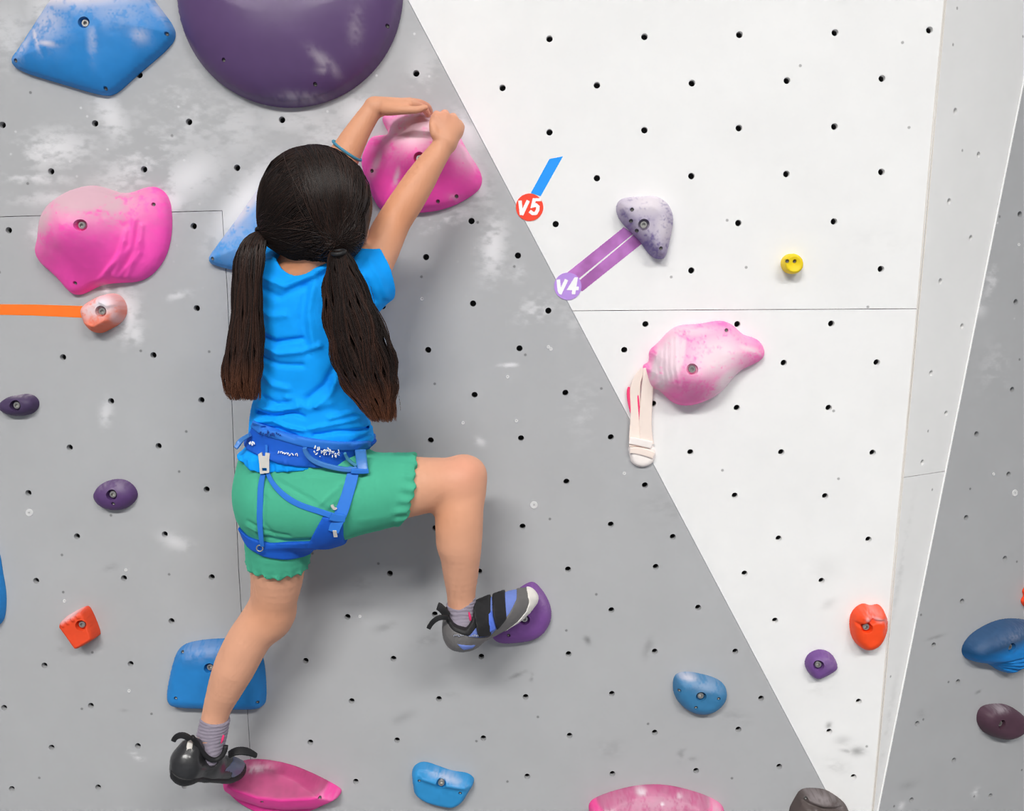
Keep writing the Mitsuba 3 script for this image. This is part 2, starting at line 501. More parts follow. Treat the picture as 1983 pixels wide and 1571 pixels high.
HOLES_D = [(1967, 585), (1960, 755), (1891, 841), (1953, 919), (1871, 1003), (1946, 1082), (1863, 1165), (1808, 1250), (1855, 1321), (1776, 1402), (1847, 1473), (1765, 1550), (1918, 1542), (1925, 250), (1975, 415)]
HOLE_R = 0.0067


def panel(plane, corners, holes, mat, key, thick=0.018, gap=0.0):
    """A sheet of plywood cut to the corner pixels, with its bolt holes drilled through."""
    poly = Polygon(corners).buffer(-gap) if gap else Polygon(corners)
    for h in holes:
        c = Point(h).buffer(HOLE_R, quad_segs=5)
        if poly.buffer(-0.012).contains(Point(h)):
            poly = poly.difference(c)
    m = trimesh.creation.extrude_polygon(poly, thick, engine='earcut')
    m.apply_translation([0, 0, -thick])
    m = trimesh.Trimesh(plane.world(m.vertices), m.faces, process=False)
    return put(key, m, mat)


# the threaded insert in a hole: a dark ring just below the paint, a steel cup behind it
INSERT = mikit.ply(lathe([(HOLE_R * 1.25, -0.0185), (HOLE_R * 0.98, -0.012), (HOLE_R * 0.86, -0.012), (HOLE_R * 0.82, -0.030), (0.0, -0.030)], 14), 'hole_steel')


def wall(key, plane, sheets, holes, mat, back):
    labels[key] = {'kind': 'structure'}
    hs = np.array([plane.uv(x, y) for x, y in holes])
    for corners in sheets:
        panel(plane, corners, hs, mat, key + '__panel', gap=0.0006)
    for h in hs:
        if any(Polygon(c).buffer(-0.012).contains(Point(h)) for c in sheets):
            again(key + '__bolt_hole', INSERT, plane.matrix(h[0], h[1], 0))
    m = trimesh.creation.extrude_polygon(Polygon(back), 0.02, engine='earcut')
    m.apply_translation([0, 0, -0.055])
    put(key + '__backing', trimesh.Trimesh(plane.world(m.vertices), m.faces, process=False), 'plywood_back')


def at_z(plane, p, q, z):
    """Where the line through p and q (world) meets the height z, as the plane's uv."""
    t = (z - p[2]) / (q[2] - p[2])
    w = p + t * (q - p) - plane.o
    return np.array([w @ plane.u, w @ plane.v])


TOP, LOW = 3.9, 0.0


def side(plane, x, z):
    """The point of the plane with world x and z, as uv."""
    y = plane.o[1] - ((x - plane.o[0]) * plane.n[0] + (z - plane.o[2]) * plane.n[2]) / plane.n[1]
    w = np.array([x, y, z]) - plane.o
    return np.array([w @ plane.u, w @ plane.v])


cA_top, cA_low = at_z(A, crease_top, crease_bot, TOP), at_z(A, crease_top, crease_bot, LOW)
sA = [A.uv(*q) for q in ((0, 420), (430, 408), (440, 560), (462, 1100), (487, 1500))]
d_l, d_v = sA[1] - sA[0], sA[4] - sA[3]
left_at_seam = sA[0] + (sA[0] - sA[1]) * 3.0
v_low = sA[4] + d_v * ((side(A, 0, LOW)[1] - sA[4][1]) / d_v[1])
left_low, left_top = side(A, -4.6, LOW), side(A, -4.6, TOP)
left_at_seam = np.array([left_low[0], left_at_seam[1]])
wall('wall_left', A, [[left_top, left_at_seam, sA[0], sA[1], sA[2], sA[3], sA[4], v_low, cA_low, cA_top], [left_at_seam, sA[0], sA[1], sA[2], sA[3], sA[4], v_low, left_low]], HOLES_A, 'paint_grey',
     [left_top, left_low, cA_low, cA_top])
cB_top, cB_low = at_z(B, crease_top, crease_bot, TOP), at_z(B, crease_top, crease_bot, LOW)
rB_top, rB_low = at_z(B, ridge_top, ridge_bot, TOP), at_z(B, ridge_top, ridge_bot, LOW)
# the valley line and the ridge meet below the picture: the white sheets end in that point
def meet(p, q, r, s):
    d1, d2 = q - p, s - r
    t = np.linalg.solve(np.array([d1, -d2]).T, r - p)[0]
    return p + d1 * t


tipB = meet(cB_top, cB_low, rB_top, rB_low)
if tipB[1] > cB_low[1]:
    footB = [tipB]
else:
    footB = [cB_low, rB_low]
seam_l, seam_r = B.uv(1122, 602), B.uv(1780, 598)
seam_l, seam_r = meet(seam_l, seam_r, cB_top, cB_low), meet(seam_l, seam_r, rB_top, rB_low)
wall('wall_middle', B, [[cB_top, seam_l, seam_r, rB_top], [seam_l, *footB, seam_r]], HOLES_B, 'paint_white', [cB_top, *footB, rB_top])
rC_top, rC_low = at_z(C, ridge_top, ridge_bot, TOP), at_z(C, ridge_top, ridge_bot, LOW)
iC_top, iC_low = at_z(C, inner_top, inner_bot, TOP), at_z(C, inner_top, inner_bot, LOW)
tipC = meet(rC_top, rC_low, iC_top, iC_low)
footC = [tipC] if tipC[1] > rC_low[1] else [rC_low, iC_low]
s1, s2 = C.uv(1745, 926), C.uv(1835, 912)
s1, s2 = meet(s1, s2, rC_top, rC_low), meet(s1, s2, iC_top, iC_low)
wall('wall_return', C, [[rC_top, s1, s2, iC_top], [s1, *footC, s2]], HOLES_C, 'paint_white_return', [rC_top, *footC, iC_top])
iD_top, iD_low = at_z(D, inner_top, inner_bot, TOP), at_z(D, inner_top, inner_bot, LOW)
wall('wall_right', D, [[iD_top, iD_low, side(D, 4.6, LOW), side(D, 4.6, TOP)]], HOLES_D, 'paint_grey_right', [iD_top, iD_low, side(D, 4.6, LOW), side(D, 4.6, TOP)])

# bare plywood edge showing along the ridge: two thin strips with a dark split between them
for k, off in enumerate((-0.0018, 0.0018)):
    pts = [ridge_top + (ridge_bot - ridge_top) * t + B.u * (off + 0.0007 * math.sin(9 * t + k)) + B.n * 0.0004 for t in np.linspace(-0.62, 1.0, 30)]
    put('wall_middle__edge_strip', tube(pts, 0.0011, sides=6, flat=(B.n, 0.0008), steps=1), 'raw_edge', smooth=True)

bsdf('edge_white', (0.86, 0.855, 0.85), 0.5, 0.3)
pts = [inner_top + (inner_bot - inner_top) * t + D.u * -0.0028 + D.n * 0.0022 for t in np.linspace(-0.5, 1.0, 20)]
put('wall_return__edge_strip', tube(pts, 0.0022, sides=8, flat=(D.n, 0.0012), steps=1), 'edge_white', smooth=True)

# ------------------------------------------------------------------ floor mat, ceiling, lamps
bsdf('mat_vinyl', (0.16, 0.17, 0.19), 0.6, 0.3)
bsdf('ceiling_paint', (0.7, 0.7, 0.7), 0.8, 0.2)
bsdf('lamp_shell', (0.6, 0.6, 0.6), 0.5, 0.3)
labels['floor'] = {'kind': 'structure'}
for i in range(6):
    m = trimesh.creation.box([1.96, 6.2, 0.28])
    m.apply_translation([-5.0 + i * 1.98, -1.65, -0.15])
    put('floor__mat', m, 'mat_vinyl')
for i, (x, y, z, rx, ry, power) in enumerate(LAMPS):
    k = thing('ceiling_lamp', ['long ceiling lamp behind the camera on the left', 'long ceiling lamp behind the camera on the right', 'ceiling lamp high above the climbing wall'][i], 'lamp')
    shell = trimesh.creation.box([2 * rx + 0.06, 2 * ry + 0.06, 0.06])
    shell.apply_translation([x, y, z + 0.04])
    put(k + '__housing', shell, 'lamp_shell')
    d = np.array([0.0, 1.7, 1.9]) - np.array([x, y, z])
    scene[k + '__diffuser'] = {'type': 'rectangle', 'to_world': T().translate([x, y, z]).rotate([1, 0, 0], 180).scale([rx, ry, 1]),
                               'bsdf': {'type': 'ref', 'id': 'lamp_shell'}, 'emitter': {'type': 'area', 'radiance': {'type': 'rgb', 'value': [power, power * 0.985, power * 0.95]}}}
# ------------------------------------------------------------------ climbing holds
bsdf('hold_resin', None, 0.55, 0.35)
bsdf('hold_smooth', None, 0.42, 0.4)
CHALK = np.array([0.72, 0.66, 0.70])


def grid_in(poly, res):
    x0, y0, x1, y1 = poly.bounds
    xs, ys = np.arange(x0, x1 + res, res), np.arange(y0, y1 + res, res * 0.866)
    g = np.stack(np.meshgrid(xs, ys, indexing='ij'), -1)
    g[:, 1::2, 0] += res / 2
    g = g.reshape(-1, 2)
    keep = shapely.contains_xy(poly.buffer(-0.55 * res), g[:, 0], g[:, 1])
    return g[keep]


def relief(poly, height, res=0.004, base=0.0003):
    """A solid over the outline: its front follows height(points, distance to the outline), its back is flat against the wall."""
    ring = poly.exterior
    n = max(16, int(ring.length / res))
    edge = np.array([ring.interpolate(i / n, normalized=True).coords[0] for i in range(n)])
    p = np.vstack([edge, grid_in(poly, res)])
    tri = Delaunay(p).simplices
    c = p[tri].mean(1)
    tri = tri[shapely.contains_xy(poly.buffer(res * 0.02), c[:, 0], c[:, 1])]
    e1, e2 = p[tri[:, 1]] - p[tri[:, 0]], p[tri[:, 2]] - p[tri[:, 0]]
    area = e1[:, 0] * e2[:, 1] - e1[:, 1] * e2[:, 0]
    tri = np.where((area < 0)[:, None], tri[:, ::-1], tri)[np.abs(area) > 1e-12]
    d = shapely.distance(shapely.points(p), ring)
    d[:n] = 0
    h = height(p, d)
    m = len(p)
    v = np.vstack([np.c_[p, h], np.c_[p, np.full(m, base)]])
    e = np.vstack([tri[:, [0, 1]], tri[:, [1, 2]], tri[:, [2, 0]]])
    key = np.sort(e, 1)
    _, inv, cnt = np.unique(key, axis=0, return_inverse=True, return_counts=True)
    b = e[cnt[inv.ravel()] == 1]
    f = np.vstack([tri, tri[:, ::-1] + m, np.c_[b[:, 0], b[:, 0] + m, b[:, 1]], np.c_[b[:, 1], b[:, 0] + m, b[:, 1] + m]])
    mesh = trimesh.Trimesh(v, f, process=False)
    return mesh


def blobs(q, plane, rows):
    """Chalk cover at the plane points q from (px, py, rx, ry, degrees, strength) in pixels."""
    t = np.zeros(len(q))
    p3 = np.c_[q[:, :2], np.zeros(len(q))]
    grain = meshkit.fbm(p3 * 60, 4, 3) * 0.6 + meshkit.fbm(p3 * 260, 2, 5) * 0.4
    for cu, cv, ru, rv, a, s in blotches(plane, rows):
        x, y = q[:, 0] - cu, q[:, 1] - cv
        ca, sa = math.cos(a), math.sin(a)
        t = np.maximum(t, s * np.exp(-(((x * ca + y * sa) / ru) ** 2 + ((y * ca - x * sa) / rv) ** 2)))
    k = np.clip((grain - .36 + .22 * t) / .26, 0, 1)
    return np.clip(t * (0.25 + 0.85 * k * k * (3 - 2 * k)), 0, 1)


HEX = trimesh.creation.cylinder(radius=0.0042, height=0.012, sections=6)
_b = lathe([(0.0, -0.012), (0.0078, -0.012), (0.0078, -0.0012), (0.0068, 0.0), (0.0, 0.0)], 24)
BOLT = from_manifold(manifold(_b) - manifold(HEX))
BOLT_PLY = mikit.ply(BOLT, 'steel', smooth=30)
WASHER_PLY = mikit.ply(lathe([(0.0078, -0.0128), (0.0112, -0.0128), (0.0112, -0.0108), (0.0078, -0.0108), (0.0078, -0.0128)], 24), 'hole_steel', smooth=30)
SCREW_PLY = mikit.ply(lathe([(0.0036, -0.0065), (0.0034, -0.0042), (0.0014, -0.0055), (0.0, -0.0055)], 12), 'screw_dark', smooth=30)


def hold(label, plane, outline, H, colour, bolt=None, screws=(), chalk=(), w=None, edge=0.004, tilt=(0, 0), shape=None, smooth_outline=True, mat='hold_resin', dust=None, group=None, res=0.004, cat='climbing hold', rough=0.0012, tone=None, raise_=0.0, noise=22):
    q = plane.uv(*np.array(outline, float).T, raise_)
    if smooth_outline == 'chaikin':
        q = chaikin(q)
    elif smooth_outline:
        q = spline_closed(q, 10)
    poly = Polygon(q).buffer(0)
    if poly.geom_type != 'Polygon':
        poly = max(poly.geoms, key=lambda g: g.area)
    c = np.array(poly.centroid.coords[0])
    inner = shapely.distance(shapely.points(grid_in(poly, res)), poly.exterior).max()
    ww = w or inner
    seed = int(abs(c[0]) * 1000) % 97

    def height(p, d):
        t = np.clip(d / ww, 0, 1)
        g = np.sqrt(1 - (1 - t) ** 2)
        h = edge + (H - edge) * g * (1 + tilt[0] * (p[:, 0] - c[0]) + tilt[1] * (p[:, 1] - c[1]))
        if shape is not None:
            h = h + shape(p, d, t)
        h = h + rough * (meshkit.fbm(np.c_[p, p[:, :1] * 0] * noise, 4, seed) - 0.5) * 4 * np.clip(d / 0.012, 0, 1)
        return np.maximum(h, 0.0025)
    mesh = relief(poly, height, res)
    solid = manifold(mesh)
    k = thing('climbing_hold', label, cat, group)
    spots = []
    for kind, pts in (('bolt', [bolt] if bolt is not None else []), ('screw', screws)):
        for s in pts:
            # where the camera sees the head: step up to the hold's own surface
            hh = 0.0
            for _ in range(4):
                z = plane.uv(s[0], s[1], hh)
                hh = float(height(z[None], shapely.distance(shapely.points(z[None]), poly.exterior))[0])
            spots.append((kind, z, hh))
            r = 0.0118 if kind == 'bolt' else 0.0042
            cyl = trimesh.creation.cylinder(radius=r, height=0.05, sections=24 if kind == 'bolt' else 12)
            depth = 0.014 if kind == 'bolt' else 0.006
            cyl.apply_translation([z[0], z[1], hh - min(depth, hh * 0.8) + 0.025])
            solid = solid - manifold(cyl)
    if solid.num_tri() > 0:
        mesh = from_manifold(solid)
    base = np.array(lin(*colour)) * 0.93

    def paint(v):
        q = np.stack([(v - plane.o) @ plane.u, (v - plane.o) @ plane.v, (v - plane.o) @ plane.n], -1)
        col = np.repeat(base[None], len(v), 0) * (0.93 + 0.14 * meshkit.fbm(q * 35, 3, seed)[:, None])
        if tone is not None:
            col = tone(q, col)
        if chalk:
            t = blobs(q, plane, chalk)[:, None]
            col = col * (1 - t) + (CHALK if dust is None else np.array(lin(*dust))) * t
        return col
    body = trimesh.Trimesh(plane.world(mesh.vertices), mesh.faces, process=False)
    put(k + '__body', body, mat, smooth=38, colour=paint)
    for kind, z, hh in spots:
        if kind == 'bolt':
            drop = min(0.006, hh * 0.3)
            again(k + '__bolt', BOLT_PLY, plane.matrix(z[0], z[1], hh - drop))
            again(k + '__washer', WASHER_PLY, plane.matrix(z[0], z[1], hh - drop + 0.002))
        else:
            again(k + '__screw', SCREW_PLY, plane.matrix(z[0], z[1], hh))
    return k


def uvd(plane, px, py):
    return plane.uv(px, py)


def bump(plane, px, py, r, amp, ry=None, ang=0, flat=1):
    c, r, ry = plane.uv(px, py), r / 895.0, (ry or r) / 895.0
    a = math.radians(-ang)

    def f(p, d, t):
        x, y = p[:, 0] - c[0], p[:, 1] - c[1]
        x, y = x * math.cos(a) + y * math.sin(a), y * math.cos(a) - x * math.sin(a)
        return amp * np.exp(-((x / r) ** 2 + (y / ry) ** 2) ** flat) * np.clip(d / 0.01, 0, 1)
    return f


def both(*fs):
    return lambda p, d, t: sum(f(p, d, t) for f in fs)


def ridge_line(plane, pts, width, amp):
    """A raised (or sunk) fold along a pixel polyline."""
    line = LineString(plane.uv(*np.array(pts, float).T))
    return lambda p, d, t: amp * np.exp(-(shapely.distance(shapely.points(p), line) / width) ** 2) * np.clip(d / 0.008, 0, 1)


PINK, PURPLE, BLUE, ORANGE = (255, 80, 184), (92, 64, 116), (38, 132, 205), (250, 78, 22)

hold('large blue plate hold with chalked top in the upper left corner', A, [(22, 122), (42, 140), (120, 163), (200, 187), (226, 184), (262, 150), (331, 92), (343, 68), (333, 44), (300, 2), (280, -30), (130, -40), (86, 26), (42, 95)],
     0.055, BLUE, (162, 43), [(322, 65), (30, 117), (204, 171)], [(150, -5, 130, 30, 0, 1.0), (105, 50, 40, 40, 60, .55), (85, 80, 6, 26, -20, .8), (110, 95, 22, 6, 10, .7), (285, 78, 16, 14, 0, .4), (200, 90, 8, 30, 5, .35), (60, 95, 30, 12, -55, .5), (310, 20, 14, 40, -40, .4), (240, 30, 60, 30, 0, .3)],
     w=0.16, edge=0.006, smooth_outline='chaikin', tilt=(0.0, -0.6))
th = np.linspace(0, 2 * math.pi, 40, endpoint=False)
hold('huge round purple dome volume at the top edge of the grey wall', A, [(563 + 217 * math.cos(t), -9 + (218 if math.sin(t) > 0 else 100) * math.sin(t)) for t in th], 0.085, (92, 68, 112), None, [(433, 116), (610, 163), (750, 50)],
     [(640, 135, 28, 10, 40, .35), (590, 195, 40, 8, 0, .35), (700, 70, 12, 30, 10, .2), (640, 150, 14, 6, 0, .3)], edge=0.004, mat='hold_smooth', rough=0.0004, res=0.006, cat='climbing volume')
hold('big bulging pink hold with folded skirt on its right side, left of the girl', A,
     [(184, 360), (160, 363), (132, 378), (106, 401), (92, 429), (86, 457), (77, 476), (77, 500), (94, 521), (115, 540), (134, 562), (145, 570), (160, 570), (188, 557), (236, 548), (273, 544), (306, 521), (323, 493), (333, 448), (333, 412), (323, 377), (304, 363), (283, 364), (259, 372), (240, 374), (221, 369)],
     0.03, PINK, (155, 436), [(297, 396), (145, 548)], [(185, 382, 105, 56, 0, 1.15), (118, 425, 40, 54, 30, .95), (238, 398, 40, 44, 0, .95), (88, 482, 16, 30, 0, .35), (290, 372, 30, 12, 0, .4), (205, 556, 14, 6, 0, .9)],
     w=0.05, shape=both(bump(A, 172, 446, 78, .078, 70), ridge_line(A, [(278, 430), (272, 480), (235, 535)], .005, .006), ridge_line(A, [(290, 440), (286, 490), (256, 538)], .004, .005), ridge_line(A, [(266, 450), (258, 490), (215, 540)], .005, .005), ridge_line(A, [(262, 470), (250, 505), (200, 548)], .004, .004), ridge_line(A, [(285, 470), (270, 510), (240, 540)], .003, .004)), res=0.0034, dust=(208, 168, 180))
hold('big pink hold that the girl grips with both hands', A,
     [(701, 310), (710, 282), (724, 265), (752, 259), (745, 243), (741, 230), (762, 216), (800, 213), (836, 218), (866, 232), (886, 256), (903, 288), (923, 320), (933, 344), (930, 363), (915, 378), (872, 401), (836, 410), (800, 412), (770, 411), (742, 408), (720, 376), (706, 340)],
     0.03, PINK, (812, 306), [(720, 331), (848, 390), (884, 380)], [(815, 258, 70, 48, -10, 1.1), (900, 300, 30, 40, -40, .7), (735, 320, 8, 30, 25, .7), (775, 350, 6, 18, 20, .8), (880, 385, 14, 6, 0, .4)],
     w=0.045, shape=both(bump(A, 820, 288, 68, .062, 58, 0, 1.5), bump(A, 800, 350, 60, .022), bump(A, 885, 325, 40, .016)), res=0.0036, rough=.0004, noise=12, dust=(232, 196, 210))
hold('small chalked orange hold at the end of the orange tape', A,
     [(165, 598), (184, 580), (198, 573), (212, 569), (226, 569), (238, 577), (246, 594), (245, 610), (236, 624), (212, 639), (193, 645), (179, 636), (168, 617)], 0.045, (233, 112, 78), (195, 603), (),
     [(215, 588, 30, 24, 0, .95), (196, 600, 30, 20, 0, .7), (235, 610, 10, 20, 0, .5), (180, 600, 12, 26, 20, .3)], w=.02, shape=both(ridge_line(A, [(212, 585), (225, 592), (240, 588)], .004, .004), ridge_line(A, [(180, 625), (200, 632), (222, 620)], .003, .003)), res=0.0028)
hold('small dark purple oval hold at the left edge, below the orange tape', A, [(2, 786), (14, 771), (35, 765), (64, 765), (75, 775), (75, 789), (64, 800), (39, 805), (14, 800)], 0.028, (70, 54, 88), (29, 786), (), [(45, 764, 34, 4, 0, .35)], w=.02, res=0.003)
hold('dark purple oval hold left of the girl\'s hips', A, [(184, 958), (194, 940), (218, 929), (244, 930), (262, 944), (267, 957), (258, 975), (232, 987), (205, 983), (190, 972)], 0.03, (86, 58, 108), (216, 959), [(219, 976)], [(225, 936, 30, 10, 0, .2)], w=.03, res=0.003)
hold('small orange wedge hold with serrated top edge, left of the blue plate', A, [(121, 1199), (145, 1184), (169, 1172), (176, 1176), (187, 1200), (196, 1225), (193, 1231), (164, 1248), (158, 1246), (140, 1222)], 0.04, (226, 72, 34), (156, 1212), (),
     [(145, 1186, 30, 5, -30, .6)], w=.008, edge=.006, smooth_outline='chaikin', tilt=(0, -3), res=0.0022,
     shape=both(*[ridge_line(A, [(124 + 9.5 * i, 1198 - 5.2 * i), (129 + 9.5 * i, 1206 - 5.2 * i)], .0022, .0045) for i in range(6)]))
hold('blue rounded hold cut off by the left edge of the picture', A, [(-6, 1062), (4, 1095), (12, 1145), (12, 1180), (4, 1206), (-30, 1216), (-76, 1205), (-90, 1140), (-60, 1070)], 0.03, BLUE, None, (), [], w=.03)
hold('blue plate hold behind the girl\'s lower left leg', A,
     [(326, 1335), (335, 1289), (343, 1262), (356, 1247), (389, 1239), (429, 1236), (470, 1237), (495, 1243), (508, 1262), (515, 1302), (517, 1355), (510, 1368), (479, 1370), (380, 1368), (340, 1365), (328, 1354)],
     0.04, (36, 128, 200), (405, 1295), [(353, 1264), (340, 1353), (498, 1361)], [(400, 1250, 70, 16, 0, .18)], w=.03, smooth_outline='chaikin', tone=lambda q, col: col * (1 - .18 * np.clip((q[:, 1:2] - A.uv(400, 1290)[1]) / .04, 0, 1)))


def ledge(plane, line, h):
    """Front edge of a ledge: full height at the pixel line, sinking to the wall above it."""
    return LineString(plane.uv(*np.array(line, float).T, h))


def leaf(label, outline, line, H, colour, dust, screws, chalk):
    ln = ledge(A, line, H)
    pts = np.array(ln.coords)

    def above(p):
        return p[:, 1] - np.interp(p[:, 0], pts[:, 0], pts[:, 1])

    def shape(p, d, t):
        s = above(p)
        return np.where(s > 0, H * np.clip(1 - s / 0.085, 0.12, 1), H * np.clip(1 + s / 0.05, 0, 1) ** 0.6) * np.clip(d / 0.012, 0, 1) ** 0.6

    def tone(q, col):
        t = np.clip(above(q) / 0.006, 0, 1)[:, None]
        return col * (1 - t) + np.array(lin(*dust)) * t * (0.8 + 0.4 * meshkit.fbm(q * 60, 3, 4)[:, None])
    return hold(label, A, outline, 0.008, colour, None, screws, chalk, w=.02, edge=.005, shape=shape, tone=tone, smooth_outline='chaikin', rough=.0005, res=.0035)


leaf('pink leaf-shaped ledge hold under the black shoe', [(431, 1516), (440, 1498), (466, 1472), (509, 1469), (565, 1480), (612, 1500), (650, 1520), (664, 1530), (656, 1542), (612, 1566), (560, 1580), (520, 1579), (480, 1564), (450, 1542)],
     [(420, 1508), (455, 1528), (500, 1543), (545, 1548), (600, 1545), (670, 1532)], 0.05, (242, 62, 160), (172, 62, 112), [(508, 1552), (619, 1546)], [(500, 1478, 30, 6, 0, .5), (640, 1522, 20, 8, 25, .3)])
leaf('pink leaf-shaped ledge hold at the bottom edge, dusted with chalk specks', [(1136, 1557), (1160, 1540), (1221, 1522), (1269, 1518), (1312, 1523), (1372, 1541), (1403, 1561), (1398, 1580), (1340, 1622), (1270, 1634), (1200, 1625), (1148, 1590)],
     [(1120, 1550), (1150, 1568), (1200, 1586), (1270, 1592), (1340, 1586), (1420, 1556)], 0.05, (240, 56, 150), (178, 78, 124), (), [(1270, 1540, 120, 20, 0, .28), (1170, 1552, 22, 8, -20, .6), (1240, 1525, 12, 5, 0, .8), (1277, 1540, 5, 4, 0, .9), (1312, 1530, 8, 4, 0, .6), (1380, 1552, 22, 8, 30, .5)])
hold('blue hold with a scooped lip at the bottom, below the white and blue shoe', A, [(800, 1514), (801, 1486), (812, 1477), (843, 1481), (886, 1494), (912, 1501), (918, 1509), (912, 1522), (896, 1547), (879, 1557), (859, 1556), (813, 1539), (803, 1528)],
     0.032, (44, 140, 200), (854, 1520), [(812, 1513), (891, 1537)], [(865, 1494, 40, 5, 18, .45)], w=.014, tilt=(0, 1.5), shape=both(ridge_line(A, [(822, 1492), (850, 1502), (900, 1510)], .007, .008), ridge_line(A, [(815, 1482), (850, 1488), (905, 1500)], .004, -.006)), res=.003)
hold('teal blue rounded hold on the lower grey wall beside the white wall', A, [(1303, 1324), (1309, 1306), (1324, 1301), (1357, 1305), (1384, 1313), (1404, 1330), (1406, 1342), (1396, 1363), (1372, 1378), (1348, 1379), (1324, 1368), (1307, 1348)],
     0.038, (56, 122, 168), (1358, 1350), [(1316, 1338), (1392, 1354), (1348, 1371)], [(1328, 1304, 22, 5, 5, .6), (1360, 1315, 40, 14, 10, .2)], w=.026, tilt=(0, 2), res=.003)
hold('dark brown dusty hold at the bottom where the grey and white walls meet', A, [(1528, 1570), (1539, 1545), (1550, 1530), (1572, 1526), (1599, 1530), (1620, 1542), (1638, 1560), (1640, 1585), (1600, 1612), (1550, 1608)],
     0.05, (82, 72, 70), None, [(1565, 1554)], [(1580, 1532, 40, 8, 10, .2), (1566, 1553, 4, 4, 0, .9), (1610, 1545, 20, 6, 30, .15)], w=.03, shape=ridge_line(A, [(1548, 1538), (1580, 1548), (1620, 1552)], .006, -.012), res=.003)
hold('small purple hold on the white wall, below and left of the orange hold', B, [(1557, 1280), (1566, 1264), (1587, 1256), (1608, 1263), (1619, 1279), (1621, 1291), (1605, 1302), (1583, 1312), (1573, 1310), (1560, 1296)], 0.03, (112, 74, 140), (1586, 1290), (), [(1600, 1272, 16, 12, 0, .15)], w=.02, smooth_outline='chaikin', res=.0028)
hold('orange knobbly hold on the white wall near its right corner', B, [(1645, 1214), (1648, 1188), (1658, 1175), (1674, 1169), (1686, 1172), (1698, 1170), (1710, 1181), (1715, 1199), (1710, 1226), (1695, 1247), (1671, 1253), (1656, 1244)],
     0.042, (247, 76, 26), (1679, 1217), (), [(1668, 1185, 10, 4, 60, .5), (1690, 1186, 24, 5, 20, .45), (1680, 1176, 22, 8, 0, .25), (1706, 1195, 4, 18, 10, .3)], w=.022,
     shape=both(ridge_line(B, [(1683, 1168), (1680, 1190), (1664, 1200), (1646, 1196)], .004, -.008), ridge_line(B, [(1680, 1190), (1700, 1190), (1712, 1205)], .003, -.005), bump(B, 1665, 1182, 10, .006), bump(B, 1697, 1180, 10, .006)), res=.0028)
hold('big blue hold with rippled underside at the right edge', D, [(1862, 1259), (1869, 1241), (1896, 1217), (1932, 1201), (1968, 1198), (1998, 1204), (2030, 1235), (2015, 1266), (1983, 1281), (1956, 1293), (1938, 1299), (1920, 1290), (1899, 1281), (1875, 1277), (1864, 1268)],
     0.05, (24, 122, 196), (1960, 1255), (), [(1940, 1215, 50, 10, -15, .12)], w=.035,
     shape=both(*[ridge_line(D, [(1985, 1240 + 12 * i), (1950, 1262 + 8 * i), (1905, 1275 + 3 * i)], .003, -.008) for i in range(4)]),
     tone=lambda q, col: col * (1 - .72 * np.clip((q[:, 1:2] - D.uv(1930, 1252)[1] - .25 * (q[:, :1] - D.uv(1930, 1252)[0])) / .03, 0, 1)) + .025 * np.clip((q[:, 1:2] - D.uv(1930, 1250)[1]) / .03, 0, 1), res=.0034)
hold('dark plum rounded hold on the right grey wall, below the big blue one', D, [(1891, 1388), (1896, 1373), (1914, 1364), (1944, 1364), (1968, 1376), (1978, 1394), (1968, 1415), (1944, 1428), (1920, 1425), (1899, 1412)], 0.035, (78, 52, 66), (1941, 1404), (), [(1925, 1366, 30, 6, 0, .3)], w=.026, res=.003)
hold('orange hold mostly cut off by the right edge of the picture', D, [(1985, 1136), (1979, 1146), (1981, 1153), (1977, 1161), (1981, 1173), (2000, 1182), (2024, 1170), (2028, 1145), (2010, 1132)], 0.03, (240, 70, 34), None, (), [], w=.018, res=.003)
hold('purple rounded foothold under the toe of the raised shoe', A, [(951, 1228), (960, 1239), (990, 1243), (1019, 1240), (1047, 1229), (1065, 1204), (1067, 1181), (1059, 1157), (1046, 1138), (1031, 1127), (1018, 1131), (985, 1160), (958, 1200)], 0.034, (122, 76, 148), (1016, 1201), [(985, 1231)], [(1045, 1155, 8, 24, -30, .15)], w=.03, res=.003)
hold('grey chalked purple hold on the white wall where the two purple tapes end', B, [(1193, 406), (1198, 390), (1214, 383), (1240, 381), (1265, 380), (1285, 388), (1299, 406), (1303, 427), (1299, 454), (1292, 486), (1285, 500), (1276, 502), (1260, 495), (1242, 472), (1219, 447), (1201, 427)],
     0.05, (92, 74, 140), (1247, 435), [(1224, 406), (1222, 428), (1233, 447), (1280, 481)], [(1255, 395, 75, 40, 0, .85), (1280, 440, 30, 50, 0, .75), (1205, 400, 20, 25, 0, .65), (1250, 440, 40, 26, 30, .6)], w=.03, res=.003)
